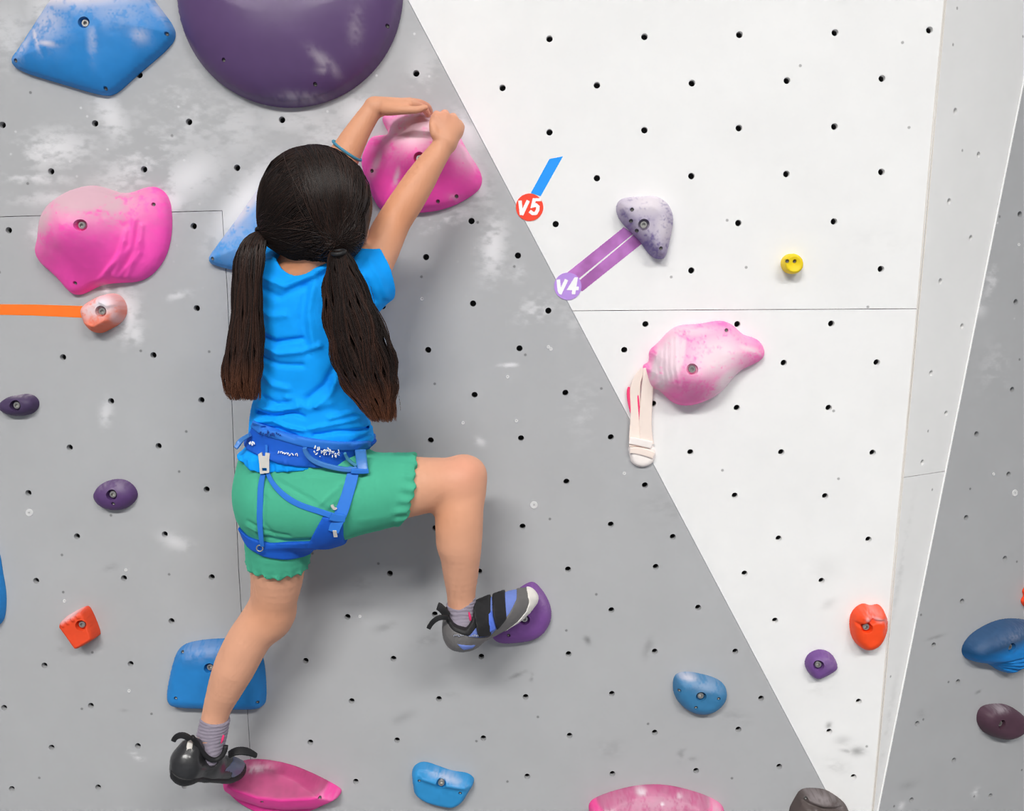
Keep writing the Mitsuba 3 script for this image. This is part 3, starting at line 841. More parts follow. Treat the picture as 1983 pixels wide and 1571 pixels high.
hold('large pink hold bleached with chalk on the white wall, above the hanging straps', B,
     [(1246, 707), (1254, 702), (1257, 682), (1270, 667), (1287, 649), (1308, 633), (1354, 627), (1400, 622), (1420, 631), (1440, 648), (1461, 655), (1477, 672), (1478, 690), (1468, 700), (1438, 715), (1415, 736), (1392, 761), (1366, 776), (1328, 785), (1303, 779), (1285, 764), (1272, 754), (1259, 748), (1252, 736), (1247, 720)],
     0.035, (250, 105, 185), (1341, 716), [(1407, 640)], [(1378, 682, 76, 50, -10, 1.0), (1290, 690, 26, 62, 20, 1.3), (1268, 700, 8, 50, 15, 1.2), (1312, 680, 8, 46, 15, 1.2), (1330, 640, 90, 16, 0, .8), (1400, 730, 50, 28, -50, 1.0), (1440, 672, 40, 10, 20, .9), (1275, 735, 14, 26, 0, .9), (1340, 700, 100, 56, 0, .5)],
     w=.04, shape=both(bump(B, 1335, 715, 62, .072, 50), bump(B, 1420, 675, 34, .012), *[ridge_line(B, [(1268 + 9 * i, 672 - 6 * i), (1264 + 9 * i, 705), (1270 + 9 * i, 738)], .003, .003) for i in range(5)]), res=.0034, dust=(228, 202, 212))
hold('blue plate hold partly hidden behind the girl\'s head', A, [(404, 503), (412, 488), (460, 425), (510, 352), (540, 330), (600, 335), (640, 400), (630, 500), (575, 545), (520, 542), (470, 527), (412, 514)], 0.05, (62, 150, 222), None, [(411, 501)],
     [(490, 395, 18, 90, 38, .8), (470, 440, 40, 60, 35, .35), (510, 370, 30, 30, 0, .5)], w=.09, smooth_outline='chaikin')
th = np.linspace(0, 2 * math.pi, 24, endpoint=False)
hold('small round yellow knob with two screws on the upper white wall', B, [(1531 + 19.5 * math.cos(t), 511 + 19.5 * math.sin(t)) for t in th], 0.034, (240, 210, 26), None, [(1525, 506), (1539, 506)], [], w=.006, edge=.02, shape=bump(B, 1531, 512, 11, -.004), rough=.0002, res=.0024)

# ------------------------------------------------------------------ tapes and grade tags
bsdf('tape_orange', lin(255, 122, 40) * 0.93, 0.5, 0.3)
bsdf('tape_blue', lin(32, 156, 255) * 0.93, 0.5, 0.3)
bsdf('tag_red', lin(250, 70, 45) * 0.93, 0.45, 0.4)
bsdf('tag_violet', lin(188, 146, 226) * 0.93, 0.45, 0.4)
bsdf('tag_print', (0.9, 0.9, 0.9), 0.5, 0.3)


def violet(p, n, uv):
    t = mikit.fbm(p.x * 30, p.z * 30, p.y * 30, octaves=3)
    return mikit.mix(mi.Color3f(*[float(x) for x in lin(158, 92, 160)]), mi.Color3f(*[float(x) for x in lin(190, 122, 196)]), mikit.smoothstep(.3, .75, t))


bsdf('tape_purple', None, 0.5, 0.3, texture=mikit.proc(violet))


def sheet(key, poly_px, mat, parts, lift=0.0, thick=0.0007, smooth_by=None):
    """A thin sheet stuck to the wall: the pixel polygon, cut where facets meet, each piece lying on its own facet."""
    out = []
    for plane, region in parts:
        g = Polygon(poly_px).intersection(region) if region is not None else Polygon(poly_px)
        for piece in getattr(g, 'geoms', [g]):
            if piece.is_empty or piece.geom_type != 'Polygon':
                continue
            q = plane.uv(*np.array(piece.exterior.coords)[:-1].T)
            m = trimesh.creation.extrude_polygon(Polygon(q), thick + lift, engine='earcut')
            out.append(trimesh.Trimesh(plane.world(m.vertices), m.faces, process=False))
    return put(key, trimesh.util.concatenate(out), mat)


RIGHT_OF = Polygon([(820, 57), (1620, 1571), (2400, 1571), (2400, -400), (579, -400)])
LEFT_OF = Polygon([(820, 57), (1620, 1571), (-400, 1571), (-400, -400), (579, -400)])
k = thing('wall_tape', 'orange tape strip running in from the left edge to the small chalked hold', 'tape')
sheet(k, [(-40, 589), (70, 590), (166, 593), (172, 616), (60, 611), (-40, 609)], 'tape_orange', [(A, None)])
k = thing('wall_tape', 'upper purple tape strip between the V4 tag and the grey purple hold', 'tape', None)
sheet(k, [(1096, 530), (1208, 440), (1226, 453), (1119, 541), (1108, 545)], 'tape_purple', [(B, None)])
k = thing('wall_tape', 'lower purple tape strip between the V4 tag and the grey purple hold', 'tape', None)
sheet(k, [(1121, 544), (1227, 455), (1243, 472), (1128, 564), (1112, 560)], 'tape_purple', [(B, None)])
k = thing('wall_tape', 'blue tape strip leading up from the red V5 tag', 'tape')
sheet(k, [(1028, 374), (1064, 308), (1090, 303), (1047, 380)], 'tape_blue', [(B, None)])


STROKES = {'V': [[(0, 1), (.42, 0)], [(.42, 0), (.9, 1)]], '5': [[(.85, 1), (.18, 1), (.12, .56), (.5, .62), (.8, .5), (.84, .28), (.68, .06), (.36, 0), (.04, .12)]],
           '4': [[(.62, 0), (.62, 1), (.02, .32), (.95, .32)]]}


def lettering(key, char, x, y, height_px, width_px, mat, lift):
    g = shapely.union_all([LineString([(px_ * width_px + .16 * py_ * height_px, py_ * height_px) for px_, py_ in ln]).buffer(3.5, cap_style='flat' if char == 'V' else 'square', join_style='mitre', mitre_limit=2.0) for ln in STROKES[char]])
    g = g.intersection(sbox(-50, -2.5, 80, height_px + 2.5)).simplify(.2)
    out = []
    for piece in getattr(g, 'geoms', [g]):
        m = trimesh.creation.extrude_polygon(piece, 0.0006, engine='earcut')
        p = B.hit(x + m.vertices[:, 0], y - m.vertices[:, 1])
        out.append(trimesh.Trimesh(p + (m.vertices[:, 2:] + lift) * B.n, m.faces, process=False))
    put(key, trimesh.util.concatenate(out), mat)


for (cx, cy, r, word, mat, lab) in ((1025.5, 401.5, 26.5, 'V5', 'tag_red', 'round red grade tag reading V5 on the edge of the white wall'),
                                    (1099.5, 554.5, 26.5, 'V4', 'tag_violet', 'round violet grade tag reading V4 at the lower end of the purple tapes')):
    k = thing('grade_tag', lab, 'tag')
    circle = [(cx + r * math.cos(t), cy + r * math.sin(t)) for t in np.linspace(0, 2 * math.pi, 48, endpoint=False)]
    sheet(k + '__disc', circle, mat, [(B, RIGHT_OF), (A, LEFT_OF)], lift=0.0012)
    for j, ch in enumerate(word):
        lettering(k + '__letter', ch, cx + (-23, 2)[j], cy + (15, 13)[j], 28, (18, 15)[j], 'tag_print', 0.0020)

# ------------------------------------------------------------------ cloth straps hanging from the chalked pink hold
bsdf('strap_cloth', lin(240, 224, 214), 0.85, 0.2, sheen=0.3)
bsdf('strap_pad', lin(240, 232, 228), 0.85, 0.2, sheen=0.3)
bsdf('strap_red', lin(236, 72, 120), 0.8, 0.2)
k = thing('hanging_strap', 'pale pink webbing straps hanging from the pink hold, ending in a rounded white pad', 'strap')


def band(key, centre, half, mat, h0=0.012, thick=0.0022, hs=None):
    p = []
    for i, (x, y) in enumerate(centre):
        on = B if x > 820 + (y - 57) * 800 / 1514 else A
        p.append(on.hit(x, y, (hs[i] if hs else h0)))
    put(key, tube(p, np.array(half) / 895.0, sides=16, flat=(B.n, thick), steps=5), mat, smooth=40)


band(k + '__strap', [(1252, 712), (1254, 745), (1251, 790), (1250, 830), (1254, 862)], [7, 11, 12, 12, 13], 'strap_cloth', hs=[.022, .02, .016, .014, .013])
band(k + '__strap', [(1246, 716), (1230, 752), (1231, 790), (1230, 830), (1230, 864)], [6, 10, 10, 11, 12], 'strap_cloth', hs=[.018, .014, .011, .011, .011])
band(k + '__piping', [(1219, 750), (1217, 765), (1220, 785), (1223, 800)], [2.5, 3.5, 3.5, 2.5], 'strap_red', hs=[.009, .009, .009, .009])
band(k + '__piping', [(1234, 735), (1236, 775), (1240, 820), (1241, 855)], [1.6, 1.8, 1.8, 1.4], 'strap_red', hs=[.012, .0125, .0115, .011])
band(k + '__cross_seam', [(1219, 853), (1235, 856), (1262, 862)], [7, 7, 7], 'strap_pad', hs=[.0155, .0165, .0165])
band(k + '__cross_seam', [(1220, 872), (1240, 874), (1266, 882)], [6, 7, 7], 'strap_cloth', hs=[.0155, .0165, .0165])
q = np.array([A.uv(x, y) for x, y in [(1217, 866), (1219, 882), (1222, 894), (1232, 902), (1243, 904), (1256, 901), (1266, 892), (1269, 880), (1266, 866), (1240, 860)]])
m = relief(Polygon(spline_closed(q, 8)), lambda p, d: 0.003 + 0.011 * np.sqrt(1 - (1 - np.clip(d / 0.012, 0, 1)) ** 2), 0.003, base=0.001)
put(k + '__pad', trimesh.Trimesh(A.world(m.vertices), m.faces, process=False), 'strap_pad', smooth=50)

# ------------------------------------------------------------------ small fixings left in the wall
WASH = mikit.ply(lathe([(0.0022, 0.0002), (0.0022, 0.0014), (0.0078, 0.0016), (0.0086, 0.0), (0.0022, 0.0002)], 18), bsdf('fixing_white', (0.6, 0.6, 0.6), 0.6, 0.3), smooth=40)
for i, (px, py, plane, lab) in enumerate(((1034, 978, A, 'grey screw washer on the wall right of the girl\'s raised knee'), (57, 993, A, 'grey screw washer on the wall left of the dark purple oval hold'), (1965, 955, D, 'pale screw washer on the right grey wall at the picture edge'))):
    k = thing('screw_washer', lab, 'washer')
    c = plane.uv(px, py)
    again(k + '__washer', WASH, plane.matrix(c[0], c[1], 0))
    again(k + '__screw', SCREW_PLY, plane.matrix(c[0], c[1], 0.0045))
PEG = mikit.ply(lathe([(0.0013, -0.001), (0.0013, 0.0006), (0.0036, 0.001), (0.0040, 0.0), (0.0013, -0.001)], 12), 'fixing_white', smooth=40)
PEGS = [(817, 579), (1067, 676), (983, 730), (897, 819), (1000, 815), (1062, 672), (1209, 917), (250, 1338), (244, 1104), (125, 1164), (697, 1194), (1253, 783), (1924, 918), (1973, 474)]
n0 = len(labels)
for i, (px, py) in enumerate(PEGS):
    plane = D if px > 1850 else A
    k = thing('wall_screw', 'tiny white-rimmed screw left in the grey wall paint', 'screw', 'tiny white screws in the grey walls')
    c = plane.uv(px, py)
    again(k, PEG, plane.matrix(c[0], c[1], 0))
# ------------------------------------------------------------------ the climber
def P(px, py, h):
    return A.hit(px, py, h)


def R(rows):
    """(py, px left, px right, h, half depth) -> loft rows in world."""
    out = []
    for y, xl, xr, h, hd in rows:
        c = P((xl + xr) / 2, y, h)
        out.append((c[2], P(xl, y, h)[0], P(xr, y, h)[0], c[1], hd))
    return out


def prism(field, poly_px, h, keep=True, soft=0.0, spl=True):
    """Keeps (or removes) what lies within the outline swept straight out from the wall; pixels are taken at height h above the wall."""
    xy = np.array(poly_px, float)
    q = A.uv(*xy.T, h(xy[:, 0]) if callable(h) else h)
    g = Polygon(spline_closed(q, 6) if spl else q).buffer(0)
    i, p = field.near(0.02)
    w = p - A.o
    uv = np.stack([w @ A.u, w @ A.v], -1)
    pts = shapely.points(uv)
    d = shapely.distance(pts, g.boundary)
    d = np.where(shapely.contains_xy(g, uv[:, 0], uv[:, 1]), -d, d)
    if not keep:
        d = -d
    f = field.f[i]
    field.f[i] = (np.maximum(f, d) if soft == 0 else -smin(-f, -d, soft)).astype(np.float32)
    inner = np.nonzero(field.f < -0.0199)
    if len(inner[0]):                                # the deep inside
        w = np.stack(inner, -1) * field.res + field.lo - A.o
        ins = shapely.contains_xy(g, w @ A.u, w @ A.v)
        out = ~ins if keep else ins
        field.f[tuple(k[out] for k in inner)] = 0.03
    return field


U, V, N = A.u, A.v, A.n
girl = thing('person', 'girl with dark pigtails climbing the grey wall in blue T-shirt and green shorts', 'person')
SKIN = np.array(lin(222, 164, 134)) * 0.88
bsdf('skin', None, 0.5, 0.3)
bsdf('shirt_cotton', lin(12, 158, 252) * 0.9, 0.8, 0.15, sheen=0.2)
bsdf('shorts_jersey', lin(74, 174, 140) * 0.92, 0.8, 0.15, sheen=0.2)
bsdf('harness_pad', lin(24, 92, 200) * 0.9, 0.7, 0.25)
bsdf('harness_web', lin(44, 118, 212) * 0.9, 0.65, 0.3)
bsdf('harness_loop', lin(62, 124, 196) * 0.9, 0.4, 0.5)
bsdf('harness_print', (0.82, 0.84, 0.86), 0.6, 0.3)
bsdf('harness_ink', lin(18, 60, 150) * 0.8, 0.6, 0.3)
bsdf('buckle_grey', lin(196, 192, 186), 0.45, 0.5)
bsdf('hair_brown', None, 0.5, 0.25)
bsdf('sock_knit', lin(146, 138, 152) * 0.9, 0.9, 0.1, sheen=0.3)
bsdf('shoe_black', lin(40, 40, 42), 0.28, 0.5, clear=0.3)
bsdf('shoe_rubber', lin(98, 96, 96), 0.5, 0.4)
bsdf('shoe_strap', lin(26, 26, 28), 0.6, 0.4)
bsdf('shoe_blue', lin(112, 134, 206) * 0.9, 0.65, 0.3)
bsdf('shoe_white', lin(226, 222, 216) * 0.9, 0.5, 0.4)
bsdf('shoe_tag', lin(80, 110, 205), 0.5, 0.4)
bsdf('shoe_lettering', lin(150, 155, 170), 0.6, 0.3)
bsdf('shoe_panel', lin(92, 98, 124) * 0.9, 0.3, 0.5, clear=0.3)
bsdf('eye_white', (0.8, 0.8, 0.8), 0.2, 0.5)
bsdf('band_teal', lin(66, 132, 160), 0.6, 0.3)
bsdf('pink_thread', lin(216, 60, 110), 0.8, 0.2)

# head: forward, up and right axes; the girl looks up at the hold, her head turned a little to her left
HC = P(613, 402, 0.295)
F = -0.30 * U + 0.30 * V - 0.90 * N
F /= np.linalg.norm(F)
UP = V + 0.30 * N
UP = UP - (UP @ F) * F
UP /= np.linalg.norm(UP)
RT = np.cross(F, UP)
HEAD = np.stack([RT, F, UP], 1)


def head(r, f, u):
    return HC + r * RT + f * F + u * UP


lo = np.minimum.reduce([P(330, 1540, 0.0), P(330, 150, 0.4), P(1060, 1540, 0.4), P(330, 1540, 0.4)]) - 0.02
hi = np.maximum.reduce([P(1060, 150, 0.0), P(1060, 1540, 0.0), P(330, 150, 0.0), P(1060, 150, 0.4)]) + 0.02
lo[1], hi[1] = 1.28, 2.12
body = Field(lo, hi, 0.003)
# trunk
body.loft(R([(505, 560, 620, .262, .04), (530, 520, 700, .258, .052), (560, 512, 712, .25, .066), (620, 516, 700, .24, .074), (700, 514, 684, .23, .072), (770, 506, 684, .222, .07), (840, 500, 700, .215, .072), (900, 484, 688, .21, .078), (960, 482, 688, .21, .078), (1010, 520, 660, .21, .06)]), k=.02)
body.cone(P(587, 555, .262), head(0, -0.034, -.05), .046, .041, .02)
# head
body.ellipsoid(HC, (.072, .086, .088), HEAD, .02)
body.ellipsoid(head(0, .045, -.055), (.050, .045, .048), HEAD, .025)
body.cone(head(0, .083, -.012), head(0, .097, -.036), .007, .0095, .010)
body.ellipsoid(head(0, .087, -.060), (.020, .008, .0055), HEAD, .006)
body.ellipsoid(head(0, .083, -.072), (.016, .010, .006), HEAD, .006)
for s in (-1, 1):
    body.ellipsoid(head(s * .034, .070, -.035), (.022, .018, .02), HEAD, .02)
    body.ellipsoid(head(s * .079, -.006, -.040), (.008, .019, .029), HEAD @ Rotation.from_rotvec([0, 0, s * .45]).as_matrix(), .006)
    e = Field(head(s * .03, .085, -.012) - .03, head(s * .03, .085, -.012) + .03, .003)
    sl = body.window(head(s * .03, .085, -.012) - .02, head(s * .03, .085, -.012) + .02)
    x, y, z = body.pts(sl)
    d = np.sqrt((x - head(s * .03, .088, -.010)[0]) ** 2 + (y - head(s * .03, .088, -.010)[1]) ** 2 + (z - head(s * .03, .088, -.010)[2]) ** 2) - .012
    body.f[sl] = -smin(-body.f[sl], d, .012)         # eye sockets

# legs
body.chain([(P(540, 955, .21), .078), (P(537, 1110, .185), .0535), (P(527, 1175, .165), .046), (P(520, 1195, .16), .0445)], .03)
body.chain([(P(522, 1190, .16), .0435), (P(489, 1228, .165), .0445), (P(458, 1285, .168), .0435), (P(440, 1325, .165), .038), (P(418, 1382, .16), .028), (P(409, 1430, .165), .026)], .02)
body.cone(P(531, 1178, .14), P(524, 1200, .136), .037, .035, .03)
body.chain([(P(650, 952, .22), .076), (P(785, 943, .215), .061), (P(850, 936, .20), .051), (P(886, 930, .192), .046)], .03)
body.chain([(P(889, 934, .19), .045), (P(892, 985, .198), .0455), (P(892, 1045, .198), .0435), (P(892, 1100, .188), .0375), (P(893, 1160, .175), .0285), (P(893, 1205, .17), .027)], .016)
body.cone(P(908, 918, .175), P(905, 945, .175), .032, .032, .03)
body.cone(P(873, 985, .205), P(876, 1050, .202), .024, .024, .03)

# left arm: behind the head, forearm rising to the wrist, hand laid over the top of the hold
body.chain([(P(540, 540, .245), .05), (P(610, 402, .165), .0345), (P(640, 350, .15), .034), (P(668, 300, .138), .030), (P(700, 244, .125), .0225), (P(722, 212, .12), .0195)], .02)
WL = P(726, 207, .12)
for mx, my, mh in ((792, 203, .137), (796, 200, .118), (792, 199, .100), (784, 201, .085)):
    body.cone(WL, P(mx, my, mh), .0145, .0098, .010)
body.cone(P(752, 206, .125), P(786, 205, .13), .0135, .0115, .010)
for pts in ([(792, 203, .137), (811, 206, .118), (823, 213, .100), (829, 222, .086)], [(796, 200, .118), (817, 201, .098), (829, 208, .080), (833, 218, .068)],
            [(792, 199, .100), (813, 200, .080), (825, 206, .067), (829, 216, .059)], [(784, 201, .085), (802, 201, .071), (813, 206, .061), (815, 213, .056)]):
    body.chain([(P(*pts[0]), .0092), (P(*pts[1]), .0076), (P(*pts[2]), .0068), (P(*pts[3]), .0058)], .003)
body.chain([(P(748, 212, .137), .012), (P(778, 213, .152), .0092), (P(804, 213, .155), .0076), (P(824, 208, .152), .0058)], .006)

# right arm: out of the sleeve, elbow below the hold, fist closed over its crest
body.chain([(P(695, 545, .25), .05), (P(733, 490, .222), .037), (P(757, 440, .20), .0335), (P(766, 424, .196), .0325), (P(795, 379, .188), .0315), (P(826, 330, .178), .0272), (P(852, 292, .168), .0215), (P(862, 277, .165), .0205)], .016)
WR = P(864, 274, .164)
KN = [(846, 229, .168), (862, 227, .162), (878, 233, .153), (889, 245, .143)]
for mx, my, mh in KN:
    body.cone(WR, P(mx, my, mh), .0165, .0108, .010)
body.cone(P(866, 262, .160), P(880, 254, .150), .019, .017, .010)
for (mx, my, mh), r in zip(KN, (.0092, .0095, .0088, .008)):
    body.chain([(P(mx, my, mh), r), (P(mx - 1, my - 6, mh - .025), r * .86), (P(mx - 4, my + 0, mh - .046), r * .76), (P(mx - 7, my + 9, mh - .060), r * .66)], .003)
body.chain([(P(857, 270, .170), .0125), (P(842, 258, .178), .0095), (P(839, 240, .172), .008), (P(842, 226, .160), .0064)], .005)
body.displace(lambda p: 0.0007 * (meshkit.fbm(p * 40, 3, 2) - 0.5) * 2)
# feet inside the shoes
body.chain([(P(366, 1480, .215), .022), (P(405, 1482, .17), .022), (P(450, 1490, .10), .017)], .012)
body.cone(P(409, 1430, .165), P(385, 1475, .19), .026, .024, .015)
body.chain([(P(893, 1222, .19), .024), (P(940, 1200, .145), .024), (P(1010, 1164, .072), .014)], .012)
skin_mesh = biggest(body.mesh())


def skin_colour(v):
    t = meshkit.fbm(v * 22, 3, 8)[:, None]
    c = SKIN * (0.95 + 0.1 * t)
    warm = np.array(lin(220, 142, 92)) * 0.88
    for c0, r, s in ((P(770, 425, .2), .05, .35), (P(850, 985, .2), .06, .45), (P(585, 515, .30), .07, .7), (P(520, 1190, .2), .05, .25), (P(690, 300, .15), .16, .25), (P(800, 380, .2), .16, .25)):
        m = (s * np.exp(-((v - c0) ** 2).sum(1) / r ** 2))[:, None]
        c = c * (1 - m) + warm * m
    rosy = np.array(lin(226, 140, 124)) * 0.88
    for c0, r, s in ((P(905, 900, .24), .05, .3), (P(826, 215, .1), .03, .5), (P(850, 225, .15), .03, .35), (head(0, .09, -.062), .018, .7)):
        m = (s * np.exp(-((v - c0) ** 2).sum(1) / r ** 2))[:, None]
        c = c * (1 - m) + rosy * m
    return c


put(girl + '__body', skin_mesh, 'skin', smooth=True, colour=skin_colour)
for s in (-1, 1):
    eye = trimesh.creation.icosphere(3, .0112)
    eye.apply_translation(head(s * .030, .0745, -.010))
    k = put(girl + '__eye', eye, 'eye_white', smooth=True)
    iris = trimesh.creation.icosphere(2, .0055)
    iris.apply_translation(head(s * .030, .0805, -.009))
    put(k + '__iris', iris, 'shoe_strap', smooth=True)

# ------------------------------------------------------------------ T-shirt
shirt = span(425, 420, 800, 940, 0.003)
shirt.loft(R([(503, 530, 650, .268, .055), (520, 508, 690, .265, .062), (545, 503, 715, .256, .074), (580, 503, 716, .25, .084), (640, 503, 712, .242, .09), (700, 504, 700, .234, .09), (760, 498, 698, .226, .088), (800, 490, 708, .222, .09), (835, 486, 722, .22, .092), (852, 486, 722, .218, .093), (868, 478, 708, .215, .093), (890, 449, 695, .213, .097), (925, 449, 695, .212, .098)]), k=.02)
shirt.chain([(P(690, 552, .25), .064), (P(722, 532, .225), .060), (P(760, 505, .185), .060)], .03)
shirt.chain([(P(545, 545, .245), .062), (P(575, 480, .20), .056), (P(600, 440, .17), .055)], .03)
n_sleeve = .84 * U + .33 * V - .43 * N
shirt.cut(P(739, 510, .235), n_sleeve)
n_sl = P(610, 402, .165) - P(540, 540, .245)
ax_l = n_sl / np.linalg.norm(n_sl)
i, p = shirt.near(.03)
d = (p - P(588, 452, .19)) @ ax_l
d = np.where((p - P(640, 500, .25)) @ U < 0, d, -1)
shirt.f[i] = np.maximum(shirt.f[i], d).astype(np.float32)


def folds(rows, h, gain=1.9):
    """Creases and swells of cloth: (polyline in pixels, width in px, depth in mm, negative for a crease)."""
    lines = [(LineString(A.uv(*np.array(pl, float).T, h)), w / 1060.0, a / 1000.0) for pl, w, a in rows]

    def fn(p):
        w = p - A.o
        q = shapely.points(np.stack([w @ U, w @ V], -1))
        front = np.clip((w @ N - h + .12) / .05, 0, 1)
        t = 0
        for ln, wd, am in lines:
            t = t + gain * am * np.exp(-(shapely.distance(q, ln) / (wd * .85)) ** 2)
        return t * front
    return fn


shirt.displace(folds([
    ([(505, 648), (540, 662), (590, 655)], 6, -4.5), ([(507, 668), (545, 684), (590, 680), (625, 668)], 7, 4), ([(508, 690), (545, 705), (590, 706)], 6, -3.5), ([(512, 560), (550, 575), (600, 552), (640, 530)], 9, -3),
    ([(520, 540), (560, 555), (610, 535), (645, 512)], 7, 3.5), ([(600, 560), (592, 620), (600, 680)], 10, -2.5), ([(618, 540), (606, 600), (612, 660)], 8, 2.5), ([(655, 700), (630, 745), (600, 770)], 8, -4), ([(660, 725), (640, 765), (615, 785)], 7, 3.5),
    ([(505, 720), (530, 745), (560, 752)], 8, 3), ([(495, 800), (530, 806), (570, 798), (590, 806)], 5, -4.5), ([(500, 790), (540, 794), (580, 788)], 6, 3.5), ([(492, 818), (530, 814), (560, 826), (590, 832)], 5, 4), ([(510, 828), (545, 830), (575, 843)], 4, -4),
    ([(600, 830), (640, 822), (690, 815)], 5, 3), ([(610, 842), (650, 836), (700, 838)], 5, -4), ([(640, 810), (680, 800), (712, 815)], 7, 3.5), ([(560, 770), (600, 790), (640, 780)], 9, 3), ([(650, 640), (640, 690), (650, 740)], 9, 2),
    ([(712, 500), (735, 540), (745, 575)], 8, 2), ([(700, 520), (715, 560), (722, 580)], 7, -2.5), ([(510, 770), (540, 782), (570, 775)], 6, -3), ([(507, 600), (530, 612), (560, 610)], 9, 2.5), ([(680, 860), (705, 850), (720, 835)], 5, -2),
    ([(465, 890), (470, 912)], 4, -3), ([(482, 890), (486, 915)], 4, 3), ([(530, 895), (532, 915)], 4, -3), ([(556, 892), (560, 914)], 5, 2.5), ([(600, 900), (604, 914)], 5, -2)], .30))
shirt.displace(lambda p: .0016 * (meshkit.fbm(p * 26, 3, 4) - .5) * 2)
# neckline and hem
i, p = shirt.near(.06)
d = .050 - np.linalg.norm(p - P(588, 499, .288), axis=1)
shirt.f[i] = -smin(-shirt.f[i], -d, .006).astype(np.float32)
shirt_solid = shirt.copy()
prism(shirt, [(440, 886), (446, 893), (462, 900), (480, 912), (500, 917), (530, 916), (570, 914), (620, 910), (660, 908), (700, 903), (760, 880), (900, 700), (900, 380), (380, 380), (380, 870)], .31, spl=False)
put(girl + '__shirt', biggest(shirt.mesh()), 'shirt_cotton', smooth=True)

# ------------------------------------------------------------------ shorts
shorts = span(430, 850, 850, 1140, 0.003)
shorts.loft(R([(868, 476, 705, .213, .088), (900, 464, 706, .212, .092), (950, 460, 715, .212, .094), (1000, 468, 690, .212, .088), (1035, 505, 640, .21, .06)]), k=.03)
shorts.chain([(P(548, 960, .212), .074), (P(541, 1040, .205), .068), (P(537, 1110, .188), .0585), (P(536, 1135, .18), .056)], .03)
shorts.chain([(P(640, 958, .224), .088), (P(700, 955, .224), .080), (P(790, 944, .216), .069), (P(830, 942, .21), .066)], .03)
shorts.ellipsoid(P(532, 965, .245), (.066, .062, .068), None, .035)
shorts.ellipsoid(P(612, 975, .245), (.082, .066, .072), None, .04)
shorts.displace(folds([([(505, 930), (502, 1000), (498, 1050)], 5, -2.5), ([(640, 990), (690, 940), (700, 920)], 6, -3), ([(620, 975), (660, 940), (690, 915)], 6, 2.5), ([(480, 1010), (520, 1030), (560, 1038)], 4, -3), ([(476, 1022), (510, 1038)], 4, 2.5), ([(540, 930), (600, 960), (640, 985)], 6, -2),
                       ([(600, 925), (650, 920), (690, 915)], 8, 1.5), ([(500, 1040), (550, 1052), (600, 1046)], 5, -3.5), ([(720, 900), (760, 905), (800, 900)], 10, 1.2), ([(700, 1010), (750, 1005), (790, 985)], 10, 1.5), ([(515, 960), (512, 1010), (530, 1036)], 6, -3)], .30, 1.0))
# lettuce hems: the cloth ripples more and more towards the edge
a_r, b_r = P(700, 952, .222), P(806, 943, .214)
dr_ = (b_r - a_r) / np.linalg.norm(b_r - a_r)
hem_r = P(788, 945, .215)
dr_ = .95 * U - .21 * V + .02 * N
dr_ /= np.linalg.norm(dr_)
a_l, b_l = P(541, 1040, .205), P(537, 1104, .19)
dl_ = (b_l - a_l) / np.linalg.norm(b_l - a_l)
hem_l = P(537, 1090, .19)


def lettuce(hem, d, n, ph, amp, bulge):
    e1 = np.cross(d, N)
    e1 /= np.linalg.norm(e1)
    e2 = np.cross(d, e1)

    def fn(p):
        q = p - hem
        s, a = q @ d, np.arctan2(q @ e1, q @ e2)
        on = (np.linalg.norm(q - np.outer(s, d), axis=1) < .10) & (s > -.03)
        return np.where(on, (amp * np.sin(n * a + ph) + .002) * np.exp(-np.maximum(-s, 0) / .006), 0)

    def edge(p):
        q = p - hem
        s, a = q @ d, np.arctan2(q @ e1, q @ e2)
        rad = np.linalg.norm(q - np.outer(s, d), axis=1)
        front = np.clip(((q - np.outer(s, d)) @ N) / np.maximum(rad, 1e-4), 0, 1)
        return s + amp * np.sin(n * a + ph + .8) + .002 * np.sin(7 * a) - bulge * front, rad
    return fn, edge


for hm, dd, nn, rmax, amp, bul in ((hem_r, dr_, 19, .10, .0022, .020), (hem_l, dl_, 17, .085, .0040, 0)):
    fn, edge = lettuce(hm, dd, nn, .6, amp, bul)
    shorts.displace(fn)
    i = np.nonzero(shorts.f < .03)
    p = np.stack(i, -1) * shorts.res + shorts.lo
    s, rad = edge(p)
    shorts.f[i] = np.where(rad < rmax, np.maximum(shorts.f[i], s), shorts.f[i]).astype(np.float32)
shorts_solid = shorts.copy()
put(girl + '__shorts', biggest(shorts.mesh()), 'shorts_jersey', smooth=True)

# ------------------------------------------------------------------ climbing harness
def layer(field, off, poly, h=.31, spl=False, soft=.003):
    return biggest(prism(field.copy().offset(off), poly, h, soft=soft, spl=spl).mesh())


har = girl + '__harness'
put(har + '__waist_belt', layer(shirt_solid, .006, [(450, 868), (468, 852), (484, 824), (540, 846), (600, 860), (690, 872), (712, 872), (712, 905), (690, 910), (640, 910), (591, 906), (540, 898), (508, 886), (470, 876)]), 'harness_pad', smooth=True)
put(har + '__belt_webbing', layer(shirt_solid, .009, [(478, 830), (486, 816), (520, 828), (560, 840), (600, 848), (650, 856), (690, 861), (706, 864), (706, 880), (690, 880), (640, 874), (590, 866), (540, 852), (500, 842)]), 'harness_web', smooth=True)
put(har + '__leg_loop', layer(shorts_solid, .006, [(455, 1026), (480, 1040), (530, 1048), (615, 1042), (612, 1070), (590, 1088), (555, 1087), (510, 1078), (475, 1062), (455, 1046)], .27), 'harness_pad', smooth=True)
put(har + '__leg_loop', layer(shorts_solid, .007, [(636, 988), (672, 992), (670, 1020), (664, 1064), (634, 1066), (596, 1058), (612, 1030)], .27), 'harness_pad', smooth=True)

